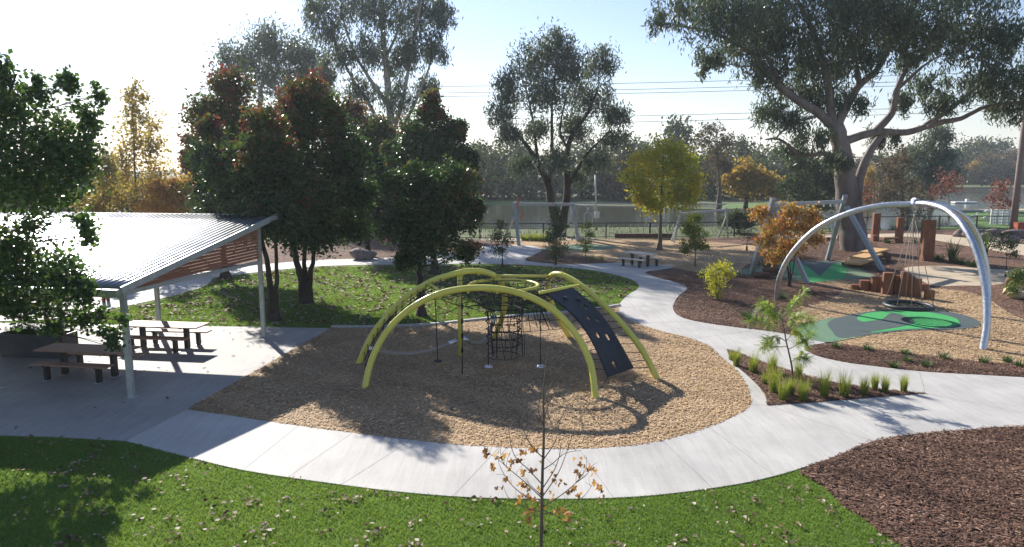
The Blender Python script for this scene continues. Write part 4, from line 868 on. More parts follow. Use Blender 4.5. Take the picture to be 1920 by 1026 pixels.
# planter
pc = G(60, 672); pc.y += .35
pl = empty('planter_box', pc, 'long dark planter box full of plants beside the shelter tables', 'planter', None, -.12)
mb = MB()
for c, s in (((0, -.33, .36), (2.0, .04, .68)), ((0, .33, .36), (2.0, .04, .68)), ((-1.0, 0, .36), (.04, .62, .68)), ((1.0, 0, .36), (.04, .62, .68))): mb.box(c, s)
mb.build('box', M['planter'], pl, bevel=.004)
mb = MB(); mb.box((0, 0, .3), (1.94, .6, .6)); mb.build('soil', M['soil'], pl)
V = []; T = []
for k in range(16):
    v_, t_ = tuft_mesh(45, .42, .1, .8, .03, 300 + k); V.append(v_ + np.array([RNG.uniform(-.9, .9), RNG.uniform(-.22, .22), .58])); T.append(t_ * .8)
np_mesh('plants', np.concatenate(V), 4, M['L_strap'], np.concatenate(T), pl)
for x in (195, 203):
    p = G(x, 568 if x == 195 else 565); mb = MB(); mb.tube([(0, 0, 0), (0, 0, .92), (0, 0, .97)], [.07, .07, .045], 10); o = mb.build('bollard', M['totem'], None, True); o.location = p
    tag(o, 'short brown timber bollard seen under the shelter roof, ' + ('left' if x == 195 else 'right') + ' of the two', 'bollard', 'timber bollards behind the shelter')

# ------------------------------------------------------------------ YELLOW CLIMBING FRAME
A0 = G(683, 728); B0 = G(1117, 748); C0 = G(671, 682); D0 = G(1235, 712); E0 = G(926, 633); F0 = G(1070, 633)
cf = empty('climbing_frame', G(935, 690), 'lime yellow arched climbing frame with black rope nets in the wood chips', 'climbing frame')
def arc(foot1, foot2, pts, lean):
    n = len(pts) + 1; out = [foot1.copy()]
    for i, p in enumerate(pts):
        t = (i + 1) / n; Yv = p[2] if len(p) > 2 else foot1.y + (foot2.y - foot1.y) * t + lean * math.sin(math.pi * t) ** .7
        out.append(P(p[0], p[1], Yv))
    out.append(foot2.copy()); out[0].z = -.05; out[-1].z = -.05
    return spline(out, 10)
arc1 = arc(A0, B0, [(698, 672), (728, 618), (775, 575), (830, 549), (890, 540), (950, 544), (1005, 562), (1050, 592), (1085, 635), (1108, 685)], .95)
arc2 = arc(C0, E0, [(700, 625, 19.1), (745, 572, 19.3), (800, 532, 19.5), (850, 514, 19.75), (890, 508, 20.0), (925, 516, 20.3), (943, 538, 20.7), (946, 570, 21.1), (939, 603, 21.5)], 0)
arc3 = arc(D0, F0, [(1203, 655, 17.9), (1162, 603, 18.5), (1112, 554, 19.1), (1075, 526, 19.6), (1046, 514, 20.0), (1030, 522, 20.5), (1029, 550, 20.9), (1043, 590, 21.4)], 0)
for a in (arc1, arc2, arc3): part(MB().tube(a, .084, 16), 'arch', M['yellow'], cf, True)
py_ = P(862, 512, 19.9); pb = Vector((py_.x, 19.9, 0))
part(MB().tube([pb + Vector((0, 0, -.05)), py_], .075, 14), 'post', M['yellow'], cf, True)
RC = P(944, 535, 19.4); RR = 66 * 19.4 / F_PX
ringp = [RC + Vector((math.cos(a) * RR, math.sin(a) * RR, 0)) for a in [2 * math.pi * k / 40 for k in range(41)]]
part(MB().tube(ringp, .045, 10, False), 'ring', M['yellow'], cf, True)
for p, q in ((P(803, 531, 19.5), P(830, 549, 17.9)), (P(922, 517, 20.3), P(1030, 518, 20.3)), (P(1012, 549, 17.8), P(1088, 535, 19.4))):
    part(MB().tube([p, q], .042, 10), 'crossbar', M['yellow'], cf, True)
# net tunnel
mb = MB(); n = 14; levels = [(RC.z, 1.0), (RC.z - .18, .86), (RC.z - .38, .72), (RC.z - .6, .6), (RC.z - .82, .53), (RC.z - 1.04, .5), (RC.z - 1.26, .49), (RC.z - 1.48, .49), (RC.z - 1.7, .48), (.15, .47)]
cx, cy = RC.x, RC.y
for k in range(n):
    a = 2 * math.pi * k / n; mb.tube([(cx + math.cos(a + .1 * math.sin(k * 2.3 + i)) * RR * r * (1 + .05 * math.sin(3 * k + i)) + .12 * i / 9, cy + math.sin(a + .1 * math.sin(k * 2.3 + i)) * RR * r, z) for i, (z, r) in enumerate(levels)], .011, 5)
for z, r in levels[1:]:
    mb.tube([(cx + math.cos(2 * math.pi * k / 24) * RR * r, cy + math.sin(2 * math.pi * k / 24) * RR * r, z) for k in range(25)], .011, 5, False)
for z, r in levels[1:-1]:
    for k in range(n):
        a = 2 * math.pi * k / n; mb.box((cx + math.cos(a) * RR * r, cy + math.sin(a) * RR * r, z), (.045, .045, .045))
part(mb, 'tunnel_net', M['rope'], cf, True)
# lacing of the ring to the arches
mb = MB()
def near(a, k): return a[int(len(a) * k)]
for a, ks in ((arc1, (.3, .36, .42, .48, .54, .6, .66)), (arc2, (.46, .52, .58, .64)), (arc3, (.42, .48, .55, .62))):
    for k in ks:
        p = near(a, k); q = min(ringp, key=lambda r: (r - p).length); mb.tube([p, (p + q) / 2 - Vector((0, 0, .03)), q], .011, 5)
for r in (1.25, 1.5):
    pts = []
    for k in range(30):
        an = 2 * math.pi * k / 29; q = RC + Vector((math.cos(an) * RR * r * .95, math.sin(an) * RR * r * .8, -.03)); pts.append(q)
    mb.tube(pts, .010, 5)
part(mb, 'roof_net', M['rope'], cf, True)
# web of ropes spread out from the ring under the arches
mb = MB(); hub = RC + Vector((0, 0, -.45)); spokes = []
for a, k in ((arc1, .34), (arc1, .42), (arc1, .5), (arc1, .58), (arc1, .65), (arc2, .38), (arc2, .5), (arc2, .6), (arc3, .4), (arc3, .5), (arc3, .6)):
    p = near(a, k); d = (p - hub); q = hub + Vector((d.x, d.y, 0)).normalized() * RR * .7; sp = spline([p, (p + q) / 2 - Vector((0, 0, .16)), q], 5); mb.tube(sp, .011, 5); spokes.append((math.atan2(d.y, d.x), sp))
spokes.sort(key=lambda t: t[0])
for w in (2, 4, 6, 8):
    ringw = [sp[min(w, len(sp) - 1)] for _, sp in spokes]; mb.tube(ringw + [ringw[0]], .010, 5)
part(mb, 'web_net', M['rope'], cf, True)
for a in (arc1, arc2, arc3):
    for k in (.12, .2, .28, .36, .44, .52, .6, .68, .76, .84):
        p = near(a, k); q = near(a, k + .008); t = (q - p).normalized(); mbc = MB().tube([p - t * .025, p + t * .025], .091, 14); mbc.box(p + Vector((0, 0, -.10)), (.05, .05, .05)); part(mbc, 'rope_clamp', M['yellow'], cf)
# rope ladder climbing the left pair
def pick(a, f): return a[min(len(a) - 1, max(0, int(f * (len(a) - 1))))]
mb = MB(); rows = 13
L3 = [[], [], []]
for k in range(rows):
    f1 = .05 + .31 * k / (rows - 1); f2 = .05 + .30 * k / (rows - 1)
    p, q = pick(arc1, f1), pick(arc2, f2); mb.tube([p, (p + q) / 2 - Vector((0, 0, .06)), q], .012, 5)
    for j, w in enumerate((.27, .5, .73)): L3[j].append(p.lerp(q, w) - Vector((0, 0, .06)))
for l in L3:
    mb.tube(l, .012, 5)
    for p in l: mb.box(p, (.045, .045, .045))
part(mb, 'rope_ladder', M['rope'], cf, True)
# back net between arches two and three
mb = MB(); TL, TR = P(985, 540, 20.9), P(1035, 548, 20.9)
prev = []
for k in range(7):
    f = k / 6; row = [pick(arc2, 1 - (.05 + .27 * (1 - f))).lerp(pick(arc3, 1 - (.05 + .27 * (1 - f))), w / 6) + Vector((0, 0, -.05 * math.sin(math.pi * w / 6))) for w in range(7)]
    mb.tube(row, .011, 5)
    prev.append(row)
for w in range(1, 6): mb.tube([r[w] for r in prev], .011, 5)
part(mb, 'back_net', M['rope'], cf, True)
# loose ropes under the ring
hr = lambda pts, rr=.011: part(MB().tube(pts, rr, 5), 'hanging_rope', M['rope'], cf, True)
for x0, y0, x1, y1 in ((993, 560, 1008, 615), (1005, 565, 1030, 618), (1012, 575, 1030, 618), (990, 585, 1060, 582), (985, 600, 1050, 600)): hr([P(x0, y0, 19.6), P(x1, y1, 19.6)])
hr(spline([P(817, 590, 19.3), P(842, 585, 19.3), P(866, 572, 19.4)], 5), .012); hr(spline([P(866, 572, 19.4), P(891, 580, 19.3), P(915, 575, 19.4)], 5), .012)
kr = hr([P(866, 548, 17.95), P(867, 700, 17.95)], .015)
for y in (575, 602, 630, 657): kn = MB().box(P(866.5, y, 17.95), (.06, .06, .12)); part(kn, 'rope_knot', M['rope'], cf)
# three hanging foot discs
for (xt, yt, xb, yb, Yd, dk) in ((816, 562, 821, 677, 18.3, 'rubber'), (915, 545, 916, 687, 17.95, 'alu'), (1013, 566, 1013, 687, 17.7, 'alu')):
    top = P(xt, yt, Yd); bot = P(xb, yb, Yd); r = part(MB().tube([top, bot], .014, 6), 'disc_rope', M['rope'], cf, True)
    mb = MB(); mb.tube([bot + Vector((0, 0, -.02)), bot + Vector((0, 0, -.01)), bot + Vector((0, 0, .012)), bot + Vector((0, 0, .05))], [.10, .12, .10, .02], 16)
    d = part(mb, 'foot_disc', M[dk], cf, True)
# climbing panel
left = spline([P(x, y, Y) for x, y, Y in ((1020, 549, 18.0), (1060, 577, 17.7), (1093, 612, 17.4), (1118, 655, 17.2), (1140, 707, 17.0))], 12)
right = spline([P(x, y, Y) for x, y, Y in ((1074, 539, 19.0), (1108, 568, 18.8), (1138, 603, 18.4), (1164, 645, 18.0), (1189, 690, 17.7))], 12)
m_, k_ = len(left), 18; vs = []; fs = []
for i in range(m_):
    for j in range(k_ + 1): vs.append(left[i].lerp(right[i], j / k_))
holes = [(.28, .66), (.42, .42), (.47, .70), (.62, .35), (.66, .66), (.9, .4), (.16, .35), (.2, .7)]
wid = (left[20] - right[20]).length; ln = sum((left[i + 1] - left[i]).length for i in range(m_ - 1))
for i in range(m_ - 1):
    for j in range(k_):
        u, w = (i + .5) / (m_ - 1), (j + .5) / k_
        if any(((u - a) * ln) ** 2 + ((w - b) * wid) ** 2 < .085 ** 2 for a, b in holes[:6]): continue
        fs.append((i * (k_ + 1) + j, i * (k_ + 1) + j + 1, (i + 1) * (k_ + 1) + j + 1, (i + 1) * (k_ + 1) + j))
mb = MB().add(vs, fs); pn = part(mb, 'climbing_panel', M['rubber'], cf, True); md = pn.modifiers.new('t', 'SOLIDIFY'); md.thickness = .03
prope = lambda p, q: part(MB().tube([p, q], .011, 5), 'lashing', M['rope'], cf, True)
for k in range(1, 12):
    i = int(k / 12 * (m_ - 1)); p = left[i]; prope(p, min(arc1, key=lambda r: (r - p).length))
    p = right[i]; prope(p, min(arc3, key=lambda r: (r - p).length + 2 * abs(r.z - p.z)))
for p, q in ((left[-1], Vector((left[-1].x - .2, left[-1].y - .15, 0))), (right[-1], min(arc3, key=lambda r: abs(r.z - right[-1].z) + .2 * (r - right[-1]).length))): prope(p, q)
for u, w in holes[6:]:
    i = int(u * (m_ - 1)); c = left[i].lerp(right[i], w); part(MB().tube([c + Vector((0, 0, -.02)), c + Vector((-.01, -.02, .04)), c + Vector((-.01, -.02, .06))], [.08, .07, .04], 10), 'hand_hold', M['rubber'], cf, True)
# sagging thick rope with couplers
for pts, cp in (([(700, 655, 18.6), (730, 662, 18.7), (775, 663, 18.9), (815, 655, 19.1), (848, 642, 19.4)], (842, 645, 19.35)), ([(873, 637, 20.0), (885, 643, 20.2), (903, 642, 20.6), (917, 625, 21.0), (926, 600, 21.4)], (925, 603, 21.3))):
    sp = spline(PP(pts), 8); r = part(MB().tube(sp, .055, 12), 'balance_rope', M['greyrope'], cf, True)
    for e in (sp[0], sp[-1]):
        t = (sp[1] - sp[0]).normalized() if e is sp[0] else (sp[-1] - sp[-2]).normalized()
        part(MB().tube([e - t * .12, e + t * .14], .07, 12), 'coupler', M['alu'], cf, True)

# ------------------------------------------------------------------ NEST SWING ARCH
AP = P(1716, 382, 25.0)
ar = empty('swing_arch', Vector((AP.x, AP.y, 0)), 'three-legged galvanised arch carrying the nest swing over green rubber', 'swing arch')
L0 = G(1456, 562); R0 = G(1843, 655); K0 = G(1850, 594)
legs = [[L0, (1462, 520, 28.4), (1485, 475, 28.0), (1530, 430, 27.3), (1590, 400, 26.5), (1650, 386, 25.8), (1700, 383, 25.2), AP],
        [R0, (1851, 600, 21.0), (1847, 540, 21.3), (1832, 475, 21.8), (1807, 425, 22.5), (1775, 394, 23.5), (1740, 383, 24.4), AP],
        [K0, (1853, 545, 25.6), (1849, 500, 25.7), (1835, 450, 25.8), (1812, 412, 25.7), (1780, 390, 25.5), (1745, 382, 25.2), AP]]
for lg in legs:
    pts = [lg[0] + Vector((0, 0, -.05))] + [P(*p) for p in lg[1:-1]] + [lg[-1]]
    if lg[0] is R0: pts[1] = P(1850, 605, 20.9)
    part(MB().tube(spline(pts, 10), .105, 18), 'leg', M['galv'], ar, True)
mb = MB(); mb.tube([AP + Vector((0, 0, -.22)), AP + Vector((0, 0, .16))], .14, 14); mb.box(AP + Vector((0, 0, .17)), (.08, .3, .06)); mb.box(AP + Vector((0, 0, -.27)), (.12, .12, .12))
part(mb, 'hub', M['galv'], ar, True)
NC = P(1704, 573, 25.0); NR = 41 * 25.0 / F_PX
ns = empty('nest_swing', NC, 'round black rope basket swing hanging from the silver arch', 'swing')
part(MB().tube([NC + Vector((math.cos(a) * NR, math.sin(a) * NR, 0)) for a in [2 * math.pi * k / 40 for k in range(41)]], .075, 10, False), 'rim', M['rubber'], ns, True)
mb = MB()
for k in range(-4, 5):
    w = k / 4.6 * NR; hl = math.sqrt(NR ** 2 - w ** 2)
    for ax in (0, 1):
        pts = []
        for j in range(9):
            u = -hl + 2 * hl * j / 8; z = -.16 * (1 - (u * u + w * w) / NR ** 2); pts.append(NC + (Vector((w, u, z)) if ax else Vector((u, w, z))))
        mb.tube(pts, .014, 5)
part(mb, 'net', M['rope'], ns, True)
hang = P(1714, 404, 25.0)
for k, a in enumerate((.5, 1.2, 2.5, 3.7, 4.3, 5.6)):
    e = NC + Vector((math.cos(a) * NR, math.sin(a) * NR, .06)); part(MB().tube([e, hang + (e - hang) * .03], .0125, 5), 'rope', M['greyrope'], ns, True)
part(MB().tube([hang + Vector((0, 0, -.12)), AP + Vector((0, 0, -.3))], .035, 8), 'swivel', M['galv'], ns, True)

# ------------------------------------------------------------------ GREY SWING FRAME
def rect_frame():
    f1, f2, f3, f4 = G(1408, 515), G(1513, 530), G(1551, 488), G(1655, 508)
    Tl = P(1446, 385, (f1.y + f2.y) / 2); Tr = P(1582, 378, (f3.y + f4.y) / 2)
    r = empty('swing_set', (f1 + f2 + f3 + f4) / 4, 'grey square-tube A-frame over the raised green rubber mound', 'swing frame')
    for f, T, top in ((f1, Tl, 1), (f2, Tl, 0), (f3, Tr, 1), (f4, Tr, 0)):
        d = (T - f).normalized(); e = T + d * (.35 if top else -.35)
        part(MB().bar(f - d * .1, e, .22, .22), 'leg', M['silverpaint'], r, bevel=.01)
        if top: part(MB().bar(e, e + d * .04, .25, .25), 'cap', M['alu'], r)
    part(MB().bar(Tl, Tr, .2, .2), 'crossbar', M['silverpaint'], r, bevel=.01)
    for k in (.35, .45, .7, .8): c = Tl.lerp(Tr, k); part(MB().box(c + Vector((0, 0, -.16)), (.06, .06, .14)), 'bracket', M['alu'], r)
rect_frame()

# ------------------------------------------------------------------ FLYING FOX
f1, f2 = G(973, 461), G(1084, 453)
def ff(label, p, q, tx, ty, ux, uy, brace, k=.26):
    r = empty('flying_fox', (p + q) / 2, label, 'flying fox frame', 'flying fox frames')
    T, U = P(tx, ty, p.y), P(ux, uy, q.y)
    part(MB().bar(p, T, k, k), 'post', M['silverpaint'], r, bevel=.01); part(MB().bar(q, U, k, k), 'post', M['silverpaint'], r, bevel=.01)
    part(MB().bar(T.lerp(U, -.02) - Vector((0, 0, .2)), T.lerp(U, 1.02) - Vector((0, 0, .2)), .16, .16), 'crossbar', M['silverpaint'], r)
    for a, tp in ((p, T), (q, U)):
        m = a.lerp(tp, .72); part(MB().bar(m, Vector((m.x + brace, m.y + .9, 0)), .12, .12), 'brace', M['galvpost'], r)
    return T, U
T1, U1 = ff('left grey flying fox frame with braced posts in front of the lake', f1, f2, 964, 380, 1073, 379, -1.0)
p, q = G(1263, 455), G(1365, 447); T2, U2 = ff('right grey flying fox frame behind the round yellow-green tree', p, q, 1277, 396, 1361, 389, -.3, .11)
for a, b_, l in ((T1, P(1360, 383, U2.y), 'upper'), (U1 - Vector((0, 0, .25)), P(1345, 388, U2.y), 'lower')):
    c = (a + b_) / 2; o = MB().tube([a, c - Vector((0, 0, .05)), b_], .05, 6).build('zipline_cable', M['galv'], None, True); tag(o, l + ' of the two flying fox cables strung across the chips', 'cable', 'flying fox cables')
tr = empty('flying_fox_trolley', P(1103, 392, 48), 'hanging flying fox trolley with hooped handle over the mulch island', 'flying fox seat')
part(MB().tube([P(1103, 389, 48), P(1103, 398, 48)], .07, 8), 'trolley', M['galv'], tr, True)
part(MB().tube(spline(PP([(1096, 420, 48), (1096, 404, 48), (1103, 398, 48), (1110, 404, 48), (1110, 420, 48)]), 5), .04, 6), 'handle', M['galv'], tr, True)
part(MB().tube([P(1096, 421, 48), P(1110, 421, 48)], .06, 8), 'seat', M['rubber'], tr, True)
o = MB(); o.bar(P(976, 410, f1.y), P(981, 398, f1.y), .1, .1); o.bar(P(971, 392, f1.y - .2), P(971, 372, f1.y - .2), .12, .12)
tag(o.build('marker_tape', M['orangebar']), 'bright orange plastic tape hanging on the left flying fox post', 'tape')

# ------------------------------------------------------------------ TIMBER TOTEMS AND STUMPS
def stump(name, label, x0, x1, yt, yb, cat, grp, mat='totem', sides=9, taper=.96, seed=0, notch=False, sq=False):
    rg = random.Random(seed); bp = G((x0 + x1) / 2, yb); r = (x1 - x0) / 2 * bp.y / F_PX; bp.y += r * .8; h = P((x0 + x1) / 2, yt, bp.y - r * .5).z
    if sq: sides = 4
    ph = rg.uniform(0, 6); mb = MB(); levels = 9 if h > 1 else 4; vs = []
    if sq:
        base = [(-1, -.55), (-.85, -.7), (.85, -.7), (1, -.55), (1, .55), (.85, .7), (-.85, .7), (-1, .55)]
    else: base = [(math.cos(ph + 2 * math.pi * k / sides) * rg.uniform(.93, 1.05), math.sin(ph + 2 * math.pi * k / sides) * rg.uniform(.85, 1.0)) for k in range(sides)]
    n = len(base); lean = (rg.uniform(-.03, .03) * h, 0)
    for i in range(levels + 1):
        f = i / levels; s = 1 - (1 - taper) * f + rg.uniform(-.012, .012)
        for bx, by in base: vs.append((bx * r * s + lean[0] * f, by * r * s, -.03 + (h + .03) * f + (rg.uniform(-.02, .02) * r * 3 if i == levels else 0)))
    fs = [(i * n + k, i * n + (k + 1) % n, (i + 1) * n + (k + 1) % n, (i + 1) * n + k) for i in range(levels) for k in range(n)] + [tuple(range(levels * n, levels * n + n)), tuple(range(n - 1, -1, -1))]
    mb.add(vs, fs)
    if notch:
        for k in range(5): mb.box((r * .0, -r * .76, h * (.3 + .12 * k)), (r * .5, r * .06, .05)); 
        mb.box((-r * .3, -r * .78, h * .13), (r * .4, r * .1, .12)); mb.box((r * .3, -r * .78, h * .13), (r * .4, r * .1, .12))
    o = mb.build(name, M[mat], None, False, bevel=.02 if h > .4 else .012); o.location = bp
    return tag(o, label, cat, grp)
for i, (x0, x1, yt, yb, l) in enumerate([(1597, 1612, 534, 544, 'lowest, at the left end of the row'), (1614, 1635, 526, 546, 'second from the left end'), (1635, 1656, 520, 548, 'third from the left end'), (1656, 1679, 512, 553, 'tall pale-edged one with slanting top'), (1677, 1690, 517, 553, 'narrow one behind the tallest'),
    (1687, 1703, 510, 556, 'tallest in the middle of the row'), (1702, 1716, 517, 557, 'right of the tallest'), (1714, 1730, 523, 559, 'seventh, stepping down to the right'), (1729, 1744, 533, 547, 'short one at the back right'), (1736, 1756, 545, 563, 'last low one at the right end')]):
    stump('timber_stump', 'rust-brown stepping stump, ' + l, x0, x1, yt, yb, 'stump', 'stepping stumps in a row behind the nest swing', seed=i)
stump('totem_pole', 'rust-brown square carved totem left of three, behind the gum trunk', 1636, 1649, 400, 451, 'totem', 'carved timber totems', sq=True, seed=20)
stump('totem_pole', 'slim rust-brown totem in the middle of the three', 1681, 1694, 408, 455, 'totem', 'carved timber totems', sq=True, seed=21)
stump('totem_pole', 'largest carved rust-brown totem, right of the nest swing ropes', 1731, 1753, 413, 490, 'totem', 'carved timber totems', sq=True, seed=22, notch=True, taper=.98)
stump('timber_stump', 'round stump seat at the foot of the left totem', 1638, 1649, 441, 453, 'stump', 'stump seats', seed=23)
stump('timber_stump', 'small dark stump seat left of the largest totem', 1723, 1732, 448, 457, 'stump', 'stump seats', seed=24)
stump('timber_stump', 'low brown stump seat left of the gum trunk', 1550, 1560, 445, 452, 'stump', 'stump seats', seed=25)
stump('timber_stump', 'low brown stump seat against the gum trunk', 1571, 1580, 441, 452, 'stump', 'stump seats', seed=26)
bp = G(1670, 455); o = MB()
o.box((0, 0, .32), (1.2, .35, .12)); o.tube([(-.4, 0, 0), (-.4, 0, .26)], .13, 9); o.tube([(.4, 0, 0), (.4, 0, .26)], .13, 9)
o = o.build('plank_bench', M['totem'], bevel=.015); o.location = bp; tag(o, 'low plank seat on two round stumps between the left and middle totems', 'seat')
# ochre timber ramp
r = empty('timber_ramp', G(1628, 500), 'stepped ochre timber ramp lying in mulch beside the swing frame leg', 'ramp')
for i, (xa, ya, xb, yb) in enumerate(((1597, 503, 1622, 497), (1607, 497, 1640, 491), (1625, 491, 1652, 486))):
    a, b_ = G(xa, ya), G(xb, yb); a.z = .25 + .14 * i; b_.z = a.z + .08
    part(MB().bar(a, b_, .9, .12), 'plank', M['ochre'], r, bevel=.02); m = (a + b_) / 2
    part(MB().box((m.x, m.y, a.z / 2 - .03), ((b_ - a).length * .85, .8, a.z - .05)), 'block', M['log'], r, bevel=.02)
# log stack
lx = [(1412, 1442, 518), (1440, 1466, 517), (1432, 1464, 513), (1436, 1462, 508), (1446, 1468, 503)]
for i, (xa, xb, y) in enumerate(lx):
    a, b_ = G(xa, 521), G(xb, 519 if i % 2 else 522); zz = [.14, .14, .36, .56, .74][i]; a.z = zz; b_.z = zz + .03; a.y += .1 * i; b_.y += .1 * i
    o = MB().tube(spline([a, a.lerp(b_, .5) + Vector((0, 0, .03)), b_], 4), [.13, .14, .15, .14, .15, .14, .13, .13, .12], 8).build('log', M['log'], None, True)
    tag(o, 'dark log in the stack left of the silver arch foot, ' + ['bottom left', 'bottom right', 'long middle one', 'second from the top', 'topmost'][i], 'log', 'dark stacked logs')
# rocks
def rock(name, label, px, py, w, h, d, mat, seed, grp=None):
    rg = np.random.default_rng(seed); import bmesh
    bm = bmesh.new(); bmesh.ops.create_icosphere(bm, subdivisions=3, radius=1)
    dirs = rg.normal(0, 1, (9, 3)); dirs /= np.linalg.norm(dirs, axis=1)[:, None]; offs = rg.uniform(.55, .9, 9)
    for v in bm.verts:
        p = np.array(v.co)
        for dd, of in zip(dirs, offs):
            k = p @ dd
            if k > of: p = p - dd * (k - of) * .85
        p += rg.normal(0, .012, 3); v.co = Vector((p[0] * w / 2, p[1] * d / 2, (p[2] + .55) * h / 1.55))
    me = bpy.data.meshes.new(name); bm.to_mesh(me); bm.free(); me.materials.append(M[mat]); o = bpy.data.objects.new(name, me); COL.objects.link(o); o.location = G(px, py)
    o.rotation_euler = (0, 0, rg.uniform(-.3, .3)); return tag(o, label, 'rock', grp)
rock('boulder', 'large purple-grey boulder beyond the lawn, seen between the dark pears', 680, 487, 1.9, .75, 1.2, 'rock', 1)
rock('sandstone_rock', 'pale yellow sandstone at the right edge, left piece', 1895, 550, 1.0, .4, .7, 'sand', 2, 'pale yellow sandstones')
rock('sandstone_rock', 'pale yellow sandstone at the right edge, front piece nearest the chips', 1912, 560, 1.1, .35, .6, 'sand', 3, 'pale yellow sandstones')
rock('sandstone_rock', 'small brown block on the yellow sandstones', 1897, 540, .7, .55, .5, 'totem', 4)
for i, (x, y, w) in enumerate([(1830, 446, 2.2), (1868, 444, 2.6), (1905, 446, 2.4), (1850, 452, 1.6), (1890, 455, 1.8), (1800, 444, 1.5)]):
    rock('ledge_rock', 'weathered brown rock in the low ledge below the power pole, ' + ['left end', 'middle', 'under the pole', 'lower left', 'lower right', 'small outlier at far left'][i], x, y, w, .7, 1.1, 'rock', 10 + i, 'ledge rocks')
bx = P(1916, 425, 56); o = MB(); o.box((0, 0, .35), (1.3, .6, .7)); o.box((0, 0, .72), (1.36, .66, .05)); o = o.build('brick_block', M['brick'], bevel=.02); o.location = G(1917, 433); tag(o, 'bright red brick block at the foot of the power pole', 'block')
# long dark edging beam behind the flying fox
a, b_ = G(1152, 447), G(1262, 447); a.z = b_.z = .2
tag(MB().bar(a, b_, .3, .35).build('timber_edging', M['log'], bevel=.02), 'long dark timber sleeper at the back of the chips before the fence', 'sleeper')

# ------------------------------------------------------------------ FENCE
def fence(name, label, pts, h=1.2, gap=2.4, wires=True, mat='blackfence', bars=.0):
    r = empty(name, pts[0], label, 'fence')
    for a, b_ in zip(pts[:-1], pts[1:]):
        d = b_ - a; n = max(1, round(d.length / gap))
        for k in range(n + 1):
            if k == n and b_ is not pts[-1]: continue
            q = a + d * (k / n); part(MB().box(q + Vector((0, 0, h / 2)), (.10, .10, h + .04)), 'post', M[mat], r)
        part(MB().bar(a + Vector((0, 0, h)), b_ + Vector((0, 0, h)), .08, .08), 'top_rail', M[mat], r); part(MB().bar(a + Vector((0, 0, .1)), b_ + Vector((0, 0, .1)), .04, .04), 'bottom_rail', M[mat], r)
        mb = MB(); m = int(d.length / .14)
        for k in range(m): q = a + d * (k / m); mb.box(q + Vector((0, 0, h / 2)), (.012, .012, h - .1))
        tag(part(mb, 'mesh_infill', M[mat], r), kind=None)
    return r
fence('lake_fence', 'long low black fence between the playground and the lake', [G(560, 449), G(900, 448), G(1136, 446.5), G(1300, 446), G(1450, 441), G(1640, 432), G(1760, 430.5), G(1900, 430), G(2300, 430)], gap=4.0)
# white lattice fence on the grass bank
r = empty('lattice_fence', G(1857, 422), 'short white lattice fence on the grass bank left of the power pole', 'fence')
a, b_ = G(1857, 421), G(1901, 421); hh = P(1857, 393, a.y).z
for k in range(5): q = a.lerp(b_, k / 4); part(MB().box(q + Vector((0, 0, hh / 2)), (.12, .12, hh)), 'post', M['white'], r)
mb = MB()
for k in range(5): mb.bar(a + Vector((0, 0, hh * (.15 + .2 * k))), b_ + Vector((0, 0, hh * (.15 + .2 * k))), .05, .09)
for k in range(22): q = a.lerp(b_, (k + .5) / 22); mb.box(q + Vector((0, -.04, hh / 2)), (.07, .03, hh * .95))
part(mb, 'lattice', M['white'], r)

# power pole, cables, lamp
pb = G(1899, 432); pt = P(1921, 225, pb.y)
pp = empty('power_pole', pb, 'tall leaning timber power pole at the right edge', 'pole')
part(MB().tube([pb - Vector((0, 0, .1)), pb.lerp(pt, .5), pb.lerp(pt, 1.25)], [.30, .25, .2], 14), 'shaft', M['pole'], pp, True)
tp = pb.lerp(pt, 1.2); part(MB().bar(tp + Vector((-1.2, 0, 0)), tp + Vector((1.2, 0, 0)), .12, .14), 'crossarm', M['pole'], pp)
Yc = 98
for i, (yl, yr, sg) in enumerate([(172, 146, 1.), (184, 158, 1.), (190, 166, 1.), (234, 208, .8), (247, 218, .8)]):
    a, m, b_ = P(-500, yl, Yc), P(850, yl + 5 - (i * .2), Yc), P(2500, yr - 30, Yc)
    a, b_ = P(-500, yl - 12, Yc), P(2500, yr - 40, Yc); pts = []
    for k in range(41):
        f = k / 40; q = a.lerp(b_, f); q.z -= 4 * f * (1 - f) * 1.9; pts.append(q)
    o = MB().tube(pts, .035, 5).build('power_line', M['wire'], None, True)
    tag(o, 'thin power line across the sky, ' + ['highest of five', 'second from the top', 'third from the top', 'second from the bottom', 'lowest of five'][i], 'power line', 'power lines across the sky')
lb = G(1119, 432)
lp_ = empty('lamp_pole', lb, 'slim grey lamp pole with dark head beside the two-trunk gum', 'lamp')
lt = P(1116, 318, lb.y); part(MB().tube([lb, lt], [.09, .06], 10), 'pole', M['galvpost'], lp_, True); part(MB().box(lt + Vector((0, 0, .1)), (.5, .5, .8)), 'lamp_head', M['darksteel'], lp_, bevel=.04)
part(MB().box(P(1119, 403, lb.y - .15), (.45, .12, .55)), 'sign_plate', M['white'], lp_)
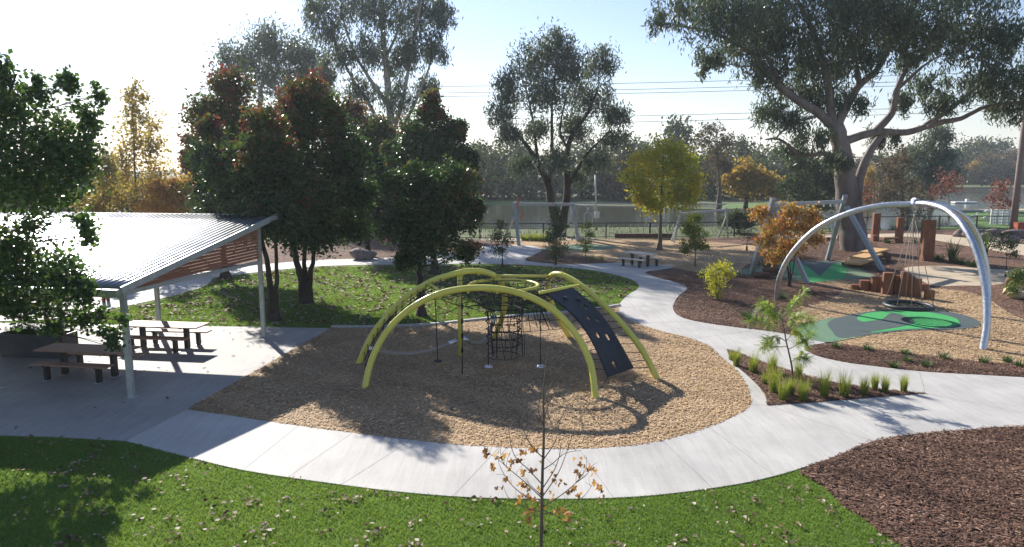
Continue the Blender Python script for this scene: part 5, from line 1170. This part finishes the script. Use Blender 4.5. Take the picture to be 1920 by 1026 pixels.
# jetty thing and birds
j = G(1808, 381, 0); r = empty('floating_platform', j, 'small white floating platform on the far water', 'platform')
part(MB().box(j + Vector((0, 0, .12)), (3.6, 1.2, .2)), 'deck', M['white'], r, bevel=.03); part(MB().box(j + Vector((.4, 0, .45)), (.45, .4, .4)), 'cabinet', M['white'], r, bevel=.03)
for i, (x, y, l) in enumerate([(1851, 402, 'on the grass left of the lattice fence top'), (1850, 415, 'on the grass at the foot of the lattice fence'), (1824, 413, 'furthest left, at the water edge')]):
    q = G(x, y); mb = MB(); mb.tube([(-.45, 0, .3), (-.3, 0, .33), (0, 0, .36), (.25, 0, .38), (.36, 0, .45)], [.03, .13, .2, .16, .06], 10); mb.tube([(.28, 0, .42), (.38, 0, .62), (.42, 0, .78), (.5, 0, .8), (.62, 0, .76)], [.08, .05, .06, .07, .02], 8)
    for sy in (-.06, .06): mb.tube([(0, sy, .2), (0, sy, 0)], .02, 5)
    o = mb.build('water_bird', M['white'], None, True); o.location = q; tag(o, 'white water bird ' + l, 'bird', 'white birds on the bank')

# ------------------------------------------------------------------ haze
hz = MB(); hz.box((0, 720, 26.9), (3060, 1640, 56)); ho = hz.build('haze', M['white']); tag(ho, kind='stuff')
vm_ = bpy.data.materials.new('air'); vm_.use_nodes = True; nt = vm_.node_tree; nt.nodes.clear(); out = nt.nodes.new('ShaderNodeOutputMaterial'); pv = nt.nodes.new('ShaderNodeVolumePrincipled')
pv.inputs['Color'].default_value = (.85, .93, 1, 1); pv.inputs['Density'].default_value = .0004; pv.inputs['Anisotropy'].default_value = .35
nt.links.new(pv.outputs[0], out.inputs['Volume']); ho.data.materials.clear(); ho.data.materials.append(vm_)

# ------------------------------------------------------------------ LIGHT, SKY, CAMERA
EL, AZ = math.radians(30), math.radians(31.5)            # sun ahead of the camera and to its left
sdir = Vector((-math.sin(AZ) * math.cos(EL), math.cos(AZ) * math.cos(EL), math.sin(EL)))
sl = bpy.data.lights.new('sun', 'SUN'); sl.energy = 5; sl.angle = math.radians(.5); sl.color = (1, .95, .87)
so = bpy.data.objects.new('sun', sl); COL.objects.link(so); so.rotation_euler = sdir.to_track_quat('Z', 'Y').to_euler(); so.location = (0, 0, 60)
w = bpy.data.worlds.new('World'); SC.world = w; w.use_nodes = True; nt = w.node_tree; bg = nt.nodes['Background']
sk = nt.nodes.new('ShaderNodeTexSky'); sk.sky_type = 'NISHITA'; sk.sun_disc = False; sk.sun_elevation = EL; sk.sun_rotation = -AZ
sk.air_density = 1.15; sk.dust_density = .25; sk.ozone_density = 2.5
nt.links.new(mixc(nt, 1.0, sk.outputs[0], (.94, .885, 1.0), 'MULTIPLY'), bg.inputs['Color']); bg.inputs['Strength'].default_value = .085
cam = bpy.data.cameras.new('camera'); cam.sensor_width = 36; cam.lens = F_PX / 1920 * 36; cam.clip_end = 5000; cam.clip_start = .05
co = bpy.data.objects.new('camera', cam); COL.objects.link(co); co.location = (0, 0, H); co.rotation_euler = (math.pi / 2 - PITCH, 0, 0); SC.camera = co
SC.view_settings.view_transform = 'Standard'; SC.view_settings.look = 'None'; SC.view_settings.gamma = 1; SC.view_settings.exposure = .95
SC.cycles.volume_bounces = 0; SC.cycles.transparent_max_bounces = 8; SC.cycles.max_bounces = 6
SC.render.resolution_x = 1024; SC.render.resolution_y = 547
print('zf', zf, 'zr', zr, 'LEN', LEN, 'apex', AP, 'nest', NC, 'frames', Fp, Rp)
